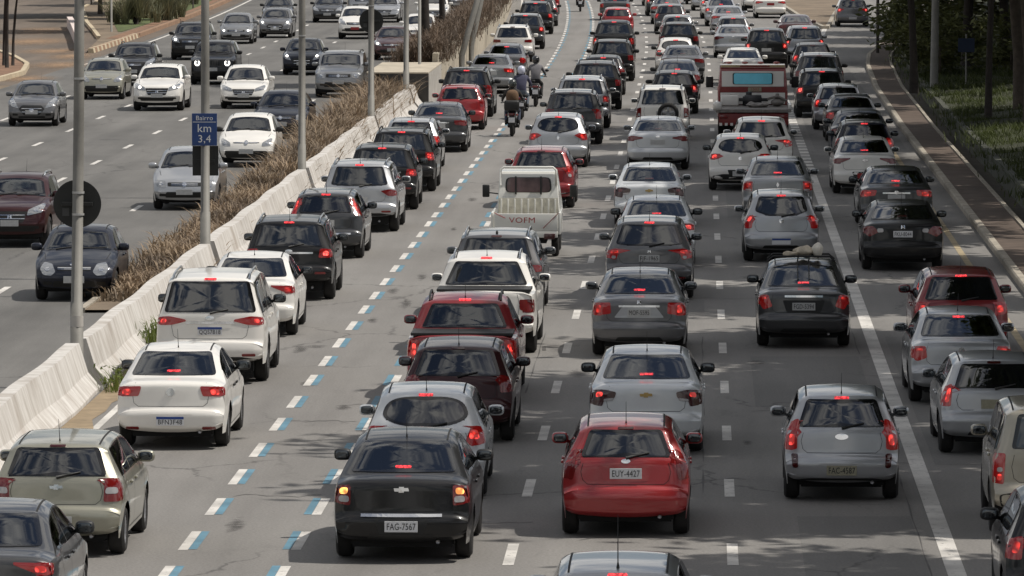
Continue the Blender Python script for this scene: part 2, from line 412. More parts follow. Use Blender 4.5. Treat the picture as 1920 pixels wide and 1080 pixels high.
    def body_mesh(s):
        def inside(poly, x, y):
            r = False; n = len(poly)
            for i in range(n):
                a, b = poly[i], poly[(i + 1) % n]
                if (a.y > y) != (b.y > y) and x < (b.x - a.x) * (y - a.y) / (b.y - a.y) + a.x: r = not r
            return r
        ins = {}
        for view, poly in s.holes:
            c0 = sum(poly, Vector((0, 0))) / len(poly); ins[id(poly)] = [p + (c0 - p).normalized() * .035 for p in poly]
        keep, dark = [], set(); v = s.mb.v; L = s.sp['L']
        for f in s.mb.f:
            q = [v[i] for i in f]; m = [sum(p[k] for p in q) / len(q) for k in range(3)]; st = 0
            for view, poly in s.holes:
                if view == 'rear' and m[1] < L * .45: P = [(p[0], p[2]) for p in q]; c_ = (m[0], m[2])
                elif view == 'top' and m[1] > L * .45 and abs(m[0]) < 10: P = [(p[0], p[1]) for p in q]; c_ = (m[0], m[1])
                elif view == 'right' and m[0] > .45: P = [(p[1], p[2]) for p in q]; c_ = (m[1], m[2])
                elif view == 'left' and m[0] < -.45: P = [(p[1], p[2]) for p in q]; c_ = (m[1], m[2])
                else: continue
                if view in ('rear', 'top') and m[2] < s.sp['belt'] - .1: continue
                if all(inside(poly, *p) for p in P): st = 2; break
                if inside(ins[id(poly)], *c_): st = 1
            if st == 2: continue
            if st == 1: dark.add(len(keep))
            keep.append(f)
        mb = MB(); mb.v, mb.f = v, keep; me = mb.mesh('body', BLACK, angle=62); me.materials.append(TRIM)
        for i in dark: me.polygons[i].material_index = 1
        return me
    def strip(s, view, line, width=.012, off=.003, mb=None, step=.07):
        mb = mb or MB(); pts = []
        line = [Vector(p) for p in line]
        for a, b in zip(line, line[1:]):
            m = max(1, int(math.ceil((b - a).length / step)))
            for k in range(m): pts.append(a.lerp(b, k / m))
        pts.append(line[-1]); vs, fs = [], []
        for i, p in enumerate(pts):
            t = (pts[min(i + 1, len(pts) - 1)] - pts[max(i - 1, 0)]).normalized(); nn = Vector((-t.y, t.x)) * width / 2
            for q in (p + nn, p - nn): vs.append(s.hit(view, q.x, q.y, off)[0])
        for i in range(len(pts) - 1): fs.append((2 * i, 2 * i + 1, 2 * i + 3, 2 * i + 2))
        return mb.add(vs, fs)

EMB = {
    'disc': [(.05 * math.cos(2 * math.pi * k / 14), .05 * math.sin(2 * math.pi * k / 14)) for k in range(14)],
    'oval': [(.075 * math.cos(2 * math.pi * k / 14), .034 * math.sin(2 * math.pi * k / 14)) for k in range(14)],
    'diamond': [(0, -.07), (.035, 0), (0, .07), (-.035, 0)],
    'bowtie': [(-.085, -.022), (-.03, -.022), (-.036, -.036), (.03, -.036), (.03, -.018), (.095, -.018), (.085, .022), (.03, .022), (.036, .036), (-.03, .036), (-.03, .018), (-.095, .018)],
    'aitch': [(-.045, -.035), (-.025, -.035), (-.02, -.006), (.02, -.006), (.025, -.035), (.045, -.035), (.036, .035), (.02, .035), (.018, .008), (-.018, .008), (-.02, .035), (-.036, .035)],
}
_wheel = {}
def wheel_meshes(Rw, wd=.21):
    key = (round(Rw, 3), wd)
    if key in _wheel: return _wheel[key]
    h = wd / 2; ri = Rw * .64
    t = MB().lathe([(-h * .8, ri), (-h, ri + .03), (-h * .98, Rw - .04), (-h * .7, Rw - .006), (0, Rw), (h * .7, Rw - .006), (h * .98, Rw - .04), (h, ri + .03), (h * .8, ri)], 26)
    tm = t.mesh('tyre', TYRE, angle=40)
    r = MB().lathe([(h * .35, 0), (h * .35, .05)], 20).lathe([(h * .82, ri + .004), (h * .72, ri - .02), (h * .2, ri - .03), (-h * .6, ri - .04)], 22)
    r.lathe([(h * .62, 0.001), (h * .62, .055), (h * .45, .07)], 12)
    for k in range(5):
        a = 2 * math.pi * k / 5; M_ = Matrix.Rotation(a, 4, 'X')
        r.box(h * .3, h * .62, -.032, .032, .03, ri - .01, .008, M_)
    rm = r.mesh('rim', RIM, angle=35)
    back = MB().lathe([(h * .15, 0.001), (h * .15, ri - .02)], 16).mesh('brake_disc', UNDER)
    _wheel[key] = (tm, rm, back); return _wheel[key]

class Proto:
    """one kind of vehicle: a list of (name, mesh, role, parent index, location, least pixels per metre)"""
    def __init__(s, sp): s.sp = sp; s.parts = []; s.fr = {}
    def add(s, name, me, role=None, par=None, loc=(0, 0, 0), lod=0, rz=0):
        s.parts.append((name, me, role, par, loc, lod, rz)); return len(s.parts) - 1
def mirror_pts(pts, sg): return [Vector((p.x * sg, p.y)) for p in (pts if sg > 0 else pts[::-1])]

FRONTS = {   # headlamp, grille, lower grille, lit spot (fractions of the half width; z as a fraction of the bonnet nose height), emblem
    'slant': ([(.56, .80), (.93, .86), (.97, 1.06), (.90, 1.13), (.66, .98)], [(-.5, .80), (.5, .80), (.56, .93), (-.56, .93)], [(-.62, .44), (.62, .44), (.70, .62), (-.70, .62)], (.80, .94), 'oval'),
    'hex': ([(.58, .76), (.90, .84), (.97, 1.10), (.90, 1.20), (.70, .98)], [(-.34, .48), (.34, .48), (.58, .74), (.42, .88), (-.42, .88), (-.58, .74)], [(-.6, .36), (.6, .36), (.6, .44), (-.6, .44)], (.80, .98), 'oval'),
    'bar': ([(.62, .74), (.93, .76), (.95, .98), (.62, .95)], [(-.56, .78), (.56, .78), (.56, .90), (-.56, .90)], [(-.66, .42), (.66, .42), (.62, .60), (-.62, .60)], (.78, .86), 'disc'),
    'round': ([(.50, .80), (.62, .70), (.84, .72), (.92, .88), (.80, 1.04), (.58, 1.0)], [(-.44, .84), (.44, .84), (.46, .94), (-.46, .94)], [(-.6, .40), (.6, .40), (.55, .56), (-.55, .56)], (.72, .87), 'oval'),
    'vee': ([(.50, .78), (.94, .86), (.96, 1.02), (.88, 1.05), (.54, .92)], [(-.40, .62), (.40, .62), (.52, .88), (-.52, .88)], [(-.72, .40), (.72, .40), (.78, .54), (-.78, .54)], (.76, .91), 'aitch'),
    'mini': ([(.60, .78), (.93, .80), (.95, 1.04), (.88, 1.06), (.62, .92)], [(-.50, .90), (.50, .90), (.50, .925), (-.50, .925)], [(-.80, .36), (.80, .36), (.84, .62), (-.84, .62)], (.80, .90), 'disc'),
    'slots': ([(.58, .78), (.66, .70), (.80, .70), (.88, .80), (.86, .92), (.76, .98), (.64, .96), (.58, .88)], [(-.48, .74), (.48, .74), (.48, .94), (-.48, .94)], [(-.66, .42), (.66, .42), (.66, .52), (-.66, .52)], (.73, .84), None),
}

def build_proto(sp):
    P = Proto(sp); sh = Shell(sp); L, W, H, gb, hn = (sp[k] for k in ('L', 'W', 'H', 'gb', 'hn'))
    gt, belt, R_ = sp['gtop'], sp['belt'], sp['R']; ya, yf = sp['ro'], sp['ro'] + sp['wb']; rv, fv = sh.rv, sh.fv
    if sp['sed']:
        zm_ = sp['tz'] - .075
        for key in ('lamps', 'lit', 'amber', 'clear'):
            if key in sp: sp[key] = [(x, min(z, zm_ - (.03 if key != 'lamps' else 0) + (.0 if x < .95 else -.01))) for x, z in sp[key]]
    lamps = sp['lamps']
    u = MB().box(-W / 2 + .25, W / 2 - .25, .28, L - .28, .19, min(.78, gb - .2)).box(-W / 2 + .22, W / 2 - .22, .30, ya - R_ - .06, .22, .42).box(-W / 2 + .08, W / 2 - .08, ya + R_ + .09, yf - R_ - .09, .19, .42).box(-W / 2 + .14, W / 2 - .14, yf + R_ + .08, L - .2, .24, .42)
    P.add('underbody', u.mesh('underbody', UNDER, smooth=False))
    # glass
    gz0 = gb + .035; kind = sp.get('glass', 'trap')
    if kind == 'ell':
        zc, zh = (gz0 + gt) / 2, (gt - gz0) / 2; o = []
        for k in range(36):
            a = 2 * math.pi * k / 36; sx = math.copysign(abs(math.cos(a)) ** .55, math.cos(a)); sz = math.copysign(abs(math.sin(a)) ** .75, math.sin(a))
            o.append(rv(sx * .86, zc + sz * zh * (1 if sz > 0 else 1 - .35 * sx * sx)))
    else:
        g0, g1 = sp.get('gw', (.88, .86)); zb = gz0 + sp.get('gbow', 0)
        o = rpoly([rv(-g0, zb), rv(-.4, gz0), rv(.4, gz0), rv(g0, zb), rv(g1, gt), rv(-g1, gt)], .05)
    P.add('rear_window', sh.pane_mesh('rear_window', sh.pane('rear', o, rings=(1, .75, .5, .25))), 'glass')
    ws = rpoly([Vector((-.90 * hw(sp, sp['cow'], gb + .08), sp['cow'] - .03)), Vector((.90 * hw(sp, sp['cow'], gb + .08), sp['cow'] - .03)), Vector((.90 * hw(sp, sp['hdr'], H - .08), sp['hdr'] + .05)), Vector((-.90 * hw(sp, sp['hdr'], H - .08), sp['hdr'] + .05))], .08)
    P.add('windscreen', sh.pane_mesh('windscreen', sh.pane('top', ws, rings=(1, .75, .5, .25))), 'wglass')
    yw0 = sp.get('wy0', (sp['tz'] and sp['yrt'] - .30) if sp['sed'] and not sp.get('pick') else (sp['yrt'] + .22 if not sp.get('pick') else sp['yrt'] + .12))
    yw1 = sp['cow'] - .12; yb = yw0 + (yw1 - yw0) * sp.get('bp', .44)
    zl = belt + .035; ins = .095
    for sg, view in ((1, 'right'), (-1, 'left')):
        for a, b in ((yw0, yb - .035), (yb + .035, yw1)):
            lo = [Vector((a + (b - a) * k / 6, zl)) for k in range(7)]; up = []
            for k in range(9):
                y = b - (b - a) * k / 8
                zt = min(sh.zt(y), sh.zt(y - .06), sh.zt(y + .06)) - ins
                up.append(Vector((y, max(zl + .03, zt))))
            o = lo + up
            P.add('side_window', sh.pane_mesh('side_window', sh.pane(view, o, off=.004, inset=.03, rings=(1, .5), depth=.008)), 'glass')
    P.add('body', sh.body_mesh(), 'paint')
    # cabin
    zs = .62; yd = sp['cow'] - .25; W3 = W / 2 - .16
    yfs = yb + (.35 if not sp.get('pick') else .25); yrs = min(yw0 + .25, yb - .45)
    if not sp.get('pick'):
        rb = MB().box(-W3, W3, yrs - .10, yrs + .04, .55, belt + .08, .05).box(-W3, W3, yrs, yrs + .45, .5, .68, .05)
        for x in (-.42, .42): rb.box(x - .12, x + .12, yrs - .10, yrs, belt + .06, belt + .24, .04)
        P.add('rear_bench', rb.mesh('rear_bench', SEATM), None, None, (0, 0, 0), 46)
    for x in (-.36, .36):
        fsm = MB().box(x - .24, x + .24, yfs - .09, yfs + .05, .5, belt + .14, .06).box(x - .24, x + .24, yfs, yfs + .5, .5, .68, .05).box(x - .12, x + .12, yfs - .08, yfs + .02, belt + .12, belt + .32, .045)
        P.add('front_seat', fsm.mesh('front_seat', SEATM), None, None, (0, 0, 0), 46)
    dm = MB().box(-W3, W3, yd, yd + .4, .70, belt - .02, .06)
    dm.lathe([(yd - .20, .165), (yd - .215, .18), (yd - .20, .195), (yd - .185, .18)], 16, 'y', (-.36, 0, belt - .08), True)
    P.add('dashboard', dm.mesh('dashboard', DASH), None, None, (0, 0, 0), 46)
    if not sp['sed'] or sp.get('pick'): pass
    else: P.add('parcel_shelf', MB().box(-W3, W3, sp['yrt'] - .75 + .15, yrs - .08, belt - .02, belt + .03).mesh('parcel_shelf', DASH), None, None, (0, 0, 0), 46)
    # tail lamps
    for sg, view in ((1, 'right'), (-1, 'left')):
        o = mirror_pts(rpoly([rv(*p) for p in lamps], sp.get('lr', .03), .05), sg)
        m = sh.patch('rear', o, off=.009, rings=(1, .6, .25))
        zz = [p[1] for p in lamps if p[0] > .9]
        if len(zz) > 1:
            z0, z1 = min(zz), max(zz); wr = sp.get('wrap', .20)
            y0 = sh.yr((z0 + z1) / 2) + .045
            sh.patch(view, rpoly([Vector((y0, z0)), Vector((y0 + wr * .7, z0 + .02)), Vector((y0 + wr, (z0 + z1) / 2 + .02)), Vector((y0 + wr * .8, z1 - .01)), Vector((y0 + .01, z1))], .02, .05), off=.007, rings=(1, .5), mb=m)
        li = P.add('taillight', m.mesh('taillight', LAMPD if sp.get('smoke') else LAMP), 'lamp')
        for key, role in (('lit', 'lit'), ('clear', None), ('amber', 'amber')):
            if key in sp:
                q0 = [rv(*p) for p in sp[key]]; qc = sum(q0, Vector((0, 0))) / len(q0); kk = .84 if key == 'lit' else 1
                o = mirror_pts(rpoly([qc + (p - qc) * kk for p in q0], .035, .05), sg)
                P.add({'lit': 'brake_lamp', 'clear': 'reversing_lamp', 'amber': 'turn_lamp'}[key], sh.patch('rear', o, off=.013, rings=(1, .5), depth=.008).mesh(key + '_lamp', {'lit': LAMP, 'clear': LAMPW, 'amber': LAMP}[key]), role, li)
    # high brake lamp
    if sp.get('pick') or not sp['sed'] or sp.get('bltop'):
        z = H - (.095 if not sp.get('suv') else .085); z = sp.get('blz', z)
    else: z = gz0 + .055
    bw = sp.get('blw', .10)
    P.add('high_brake_lamp', sh.patch('rear', rpoly([Vector((-bw, z - .012)), Vector((bw, z - .012)), Vector((bw, z + .012)), Vector((-bw, z + .012))], .008, .05, 1), off=.012, rings=(1, .5)).mesh('high_brake_lamp', LAMP), 'hi')
    # plate
    pz, pw, ph = sp.get('pz', .50), .205, .068
    if sp.get('recess', True):
        rc = sp.get('rw', (.34, .27)); zz = sp.get('rh', .10)
        P.add('plate_recess', sh.patch('rear', rpoly([Vector((-rc[1], pz - zz)), Vector((rc[1], pz - zz)), Vector((rc[0], pz + zz)), Vector((-rc[0], pz + zz))], .03), off=.003, rings=(1, .5)).mesh('plate_recess', BLACK), sp.get('rrole', None), lod=36)
    py = min(sh.hit('rear', x, pz + dz, 0)[0].y for x in (-pw, 0, pw) for dz in (-ph, ph)) - .014
    pl = P.add('licence_plate', MB().box(-pw, pw, -.004, .004, -ph, ph, .003).mesh('licence_plate', PLATE, smooth=False), 'plate', None, (0, py, pz)); P.fr['plate'] = pl
    # emblem
    if sp.get('emb'):
        ez = sp.get('ez', gb - .09); sc = sp.get('es', 1)
        P.add('emblem', sh.patch('rear', [Vector((x * sc, ez + z * sc)) for x, z in EMB[sp['emb']]], off=.011, rings=(1, .5)).mesh('emblem', CHROME, smooth=False), 'emb', lod=40)
    # trims and gaps
    lidx = sp.get('lid', .74); zb = sp['rb'] + .05
    tzb = gb - .03 if sp['sed'] else gt + .05
    gp = MB()
    sh.strip('rear', [rv(-lidx + .12, zb), rv(lidx - .12, zb)], .007, mb=gp)
    sh.strip('rear', [rv(-lidx + .12, zb), rv(-lidx + .04, zb + .05), rv(-lidx, (zb + gb) / 2), rv(-lidx + .02, gb - .04)], .006, mb=gp); sh.strip('rear', [rv(lidx - .12, zb), rv(lidx - .04, zb + .05), rv(lidx, (zb + gb) / 2), rv(lidx - .02, gb - .04)], .006, mb=gp)
    P.add('tailgate_gap', gp.mesh('tailgate_gap', GAP, smooth=False), lod=48)
    for sg in (-1, 1):
        xr = sg * hw(sp, L * .4, H - .02) * .86
        P.add('roof_seam', sh.strip('top', [(xr, sp['yrt'] + .16), (xr, sp['hdr'] - .12)], .022, .004).mesh('roof_seam', GAP, smooth=False), lod=40)
    for sg, view in ((1, 'right'), (-1, 'left')):
        dg = MB(); zt = belt + .0
        for y in (yb, yw1 - .02): sh.strip(view, [(y, zt), (y - .01, .6), (y + .02 if y == yb else y - .06, .30)], .010, mb=dg)
        sh.strip(view, [(yw0 + .02, zt), (ya + .30, .62), (ya + .42, .30)], .010, mb=dg)
        sh.strip(view, [(ya + .42, .30), (yf - .45, .30)], .010, mb=dg)
        P.add('door_gap', dg.mesh('door_gap', GAP, smooth=False), lod=60)
        for y in ((yb - .28, yw1 - .98) if True else ()):
            p, nr = sh.hit(view, y, belt - .10, .018)
            P.add('door_handle', MB().box(-.014, .014, -.085, .085, -.018, .018, .009).mesh('door_handle', BLACK), sp.get('hrole', 'paint'), None, tuple(p), 70)
    zv = sp['prof'][0][1] + .045
    if sp.get('lowblack'):
        z1 = sp['lowblack']
        P.add('bumper_valance', sh.patch('rear', rpoly([rv(-.9, zv), rv(.9, zv), rv(.95, z1 - .05), rv(.6, z1), rv(-.6, z1), rv(-.95, z1 - .05)], .05), off=.007, rings=(1, .6)).mesh('bumper_valance', BLACK), lod=36)
    elif not sp.get('noval'):
        P.add('bumper_valance', sh.patch('rear', rpoly([rv(-.55, zv), rv(.55, zv), rv(.48, max(.36, zv + .07)), rv(-.48, max(.36, zv + .07))], .03), off=.005, rings=(1, .6)).mesh('bumper_valance', BLACK), lod=50)
    if sp.get('refl'):
        for sg in (1, -1):
            P.add('bumper_reflector', sh.patch('rear', mirror_pts(rpoly([rv(.62, sp['refl'] - .022), rv(.88, sp['refl'] - .022), rv(.88, sp['refl'] + .022), rv(.62, sp['refl'] + .022)], .012, .06, 1), sg), off=.008, rings=(1, .5)).mesh('bumper_reflector', REFL), lod=55)
    if sp.get('strip'):
        z, hf = sp['strip']
        P.add('chrome_strip', sh.strip('rear', [rv(-hf, z), rv(hf, z)], .035, .012).mesh('chrome_strip', CHROME, smooth=False), 'stripm', lod=40)
    if not sp['sed'] and sp.get('wiper', True):
        z = gz0 + .035
        a, nr = sh.hit('rear', 0, z - .05, .02); b, _ = sh.hit('rear', .30, z + .01, .024)
        P.add('wiper', MB().tube([a, (a + b) / 2 - nr * .0, b], [.022, .015, .009], 6).mesh('wiper', BLACK), lod=48)
    if sp.get('rails'):
        for sg in (1, -1):
            xs = sg * hw(sp, L * .4, H - .05) * .90; pts = []
            for k in range(9):
                y = sp['yrt'] + .15 + (sp['hdr'] - .25 - sp['yrt'] - .15) * k / 8; p, _ = sh.hit('top', xs, y, 0)
                pts.append(p + Vector((0, 0, .055 if 0 < k < 8 else .0)))
            P.add('roof_rail', MB().tube(pts, .019, 7).mesh('roof_rail', CHROME if sp['rails'] == 'chrome' else BLACK), lod=36)
    # exhaust
    P.add('exhaust_pipe', MB().tube([(W * .26, .10, .27), (W * .26, .5, .27)], .026, 8).mesh('exhaust_pipe', RIM), lod=75)
    # antenna
    if sp.get('ant', True):
        yA = sp['yrt'] + .22; p, _ = sh.hit('top', 0, yA, -.01)
        if sp.get('fin'): am = MB().ell((0, 0, .03), .025, .08, .045, 1, 8, 5)
        else: am = MB().tube([(0, 0, 0), (0, -.03, .05), (0, -.16, .30)], [.014, .005, .0022], 6)
        P.add('antenna', am.mesh('antenna', BLACK), None, None, tuple(p), 48)
    # wheels
    tm, rm, bk = wheel_meshes(R_ - .005, sp.get('wd', .215 if not sp.get('suv') else .235))
    for y in (ya, yf):
        for sg in (1, -1):
            wi = P.add('wheel', tm, None, None, (sg * (W / 2 - .125), y, R_), 0, 0 if sg > 0 else math.pi)
            P.add('rim', rm, 'rim', wi, (0, 0, 0), 30); P.add('brake_disc', bk, None, wi, (0, 0, 0), 60)
    # mirrors
    ym = sp['cow'] - .40; zm = belt + .10
    for sg in (1, -1):
        xm = sg * (hw(sp, ym, zm) + .135)
        mm = MB().ell((0, 0, 0), .112, .070, .076, .62, 14, 8).tube([(-sg * .20, .02, -.08), (-sg * .06, .01, -.03)], [.03, .025], 6)
        mi = P.add('mirror', mm.mesh('mirror', BLACK), 'mirror', None, (xm, ym, zm))
        P.add('mirror_glass', MB().ell((0, -.069, .004), .087, .006, .056, .6, 14, 6).mesh('mirror_glass', MIRG), None, mi, (0, 0, 0), 55)
    # front end
    hl, gr, lg, spot, em = FRONTS[sp.get('front', 'slant')]; fl = sp.get('fl', 200)
    F = lambda pts: [fv(x, z * hn) for x, z in pts]
    for sg in (1, -1):
        o = mirror_pts(rpoly(F(hl), .03, .05), sg)
        hi = P.add('headlight', sh.patch('front', o, off=.008, rings=(1, .6, .25)).mesh('headlight', HLAMP), 'hlamp', None, (0, 0, 0), fl)
        q = fv(spot[0] * sg, spot[1] * hn)
        if sp.get('ring'):
            o1 = [q + Vector((.085 * math.cos(a), .085 * math.sin(a))) for a in [2 * math.pi * k / 18 for k in range(18)]]
            rg = MB(); pts = [sh.hit('front', p.x, p.y, .02)[0] for k, p in enumerate(o1) if not 3 <= k <= 6]
            pts = pts[3:] + pts[:3] if False else [sh.hit('front', (q + Vector((.085 * math.cos(a), .085 * math.sin(a)))).x, (q + Vector((.085 * math.cos(a), .085 * math.sin(a)))).y, .02)[0] for a in [math.radians(130 + 280 * k / 14) for k in range(15)]]
            P.add('lit_ring', rg.tube(pts, .022, 6).mesh('lit_ring', HLIT), None, hi, (0, 0, 0), fl)
        else:
            P.add('headlamp_bulb', sh.patch('front', [q + Vector((.052 * math.cos(2 * math.pi * k / 12), .042 * math.sin(2 * math.pi * k / 12))) for k in range(12)], off=.014, rings=(1, .5)).mesh('headlamp_bulb', HOFF), 'hlit', hi, (0, 0, 0), fl)
        fg = fv(.74 * sg, .50 * hn)
        P.add('fog_lamp_bay', sh.patch('front', rpoly([fg + Vector((-.09, -.03)), fg + Vector((.09, -.03)), fg + Vector((.08, .04)), fg + Vector((-.09, .03))], .02), off=.006, rings=(1, .5)).mesh('fog_lamp_bay', BLACK), None, None, (0, 0, 0), fl)
    gi = P.add('grille', sh.patch('front', rpoly(F(gr), .03, .06), off=.006, rings=(1, .6, .25)).mesh('grille', BLACK), None, None, (0, 0, 0), fl)
    gm = MB(); g0, g1 = min(z for _, z in gr) * hn, max(z for _, z in gr) * hn
    if sp.get('front') == 'slots':
        for k in range(-3, 4): sh.strip('front', [fv(k * .115 + .03, g0 + .01), fv(k * .115 + .03, g1 - .01)], .03, .012, gm)
    else:
        for k in (1, 2): z = g0 + (g1 - g0) * k / 3; hx = .44; sh.strip('front', [fv(-hx, z), fv(hx, z)], .014, .012, gm)
    P.add('grille_bar', gm.mesh('grille_bar', UNDER if sp.get('front') == 'slots' else CHROME, smooth=False), None, gi, (0, 0, 0), fl)
    P.add('lower_grille', sh.patch('front', rpoly(F(lg), .04, .06), off=.005, rings=(1, .6, .25)).mesh('lower_grille', BLACK), None, None, (0, 0, 0), fl)
    if em:
        q = (g0 + g1) / 2 if em != 'oval' or g1 - g0 > .1 else g1 + .03
        P.add('front_emblem', sh.patch('front', [Vector((x * 1.15, q + z * 1.15)) for x, z in EMB[em]], off=.018, rings=(1, .5)).mesh('front_emblem', CHROME, smooth=False), None, None, (0, 0, 0), fl)
    pzf = sp.get('pzf', .60 * hn); py = max(sh.hit('front', x, pzf + dz, 0)[0].y for x in (-pw, 0, pw) for dz in (-ph, ph)) + .014
    P.fr['fplate'] = P.add('front_plate', MB().box(-pw, pw, -.004, .004, -ph, ph, .003).mesh('front_plate', PLATE, smooth=False), 'fplate', None, (0, py, pzf), fl)
    hs = MB()
    for sg in (1, -1): sh.strip('top', [(sg * .80 * W / 2, sp['cow'] + .1), (sg * .74 * W / 2, L - .5)], .012, .003, hs)
    P.add('bonnet_gap', hs.mesh('bonnet_gap', GAP, smooth=False), None, None, (0, 0, 0), fl)
    wm = MB()
    for x0, x1 in ((-.05, -.55), (.45, -.03)):
        a, _ = sh.hit('top', x0, sp['cow'] - .02, .012); b, _ = sh.hit('top', x1, sp['cow'] - .10, .016); wm.tube([a, b], [.014, .009], 5)
    P.add('front_wiper', wm.mesh('front_wiper', BLACK), None, None, (0, 0, 0), fl)
    P.sh = sh
    return P
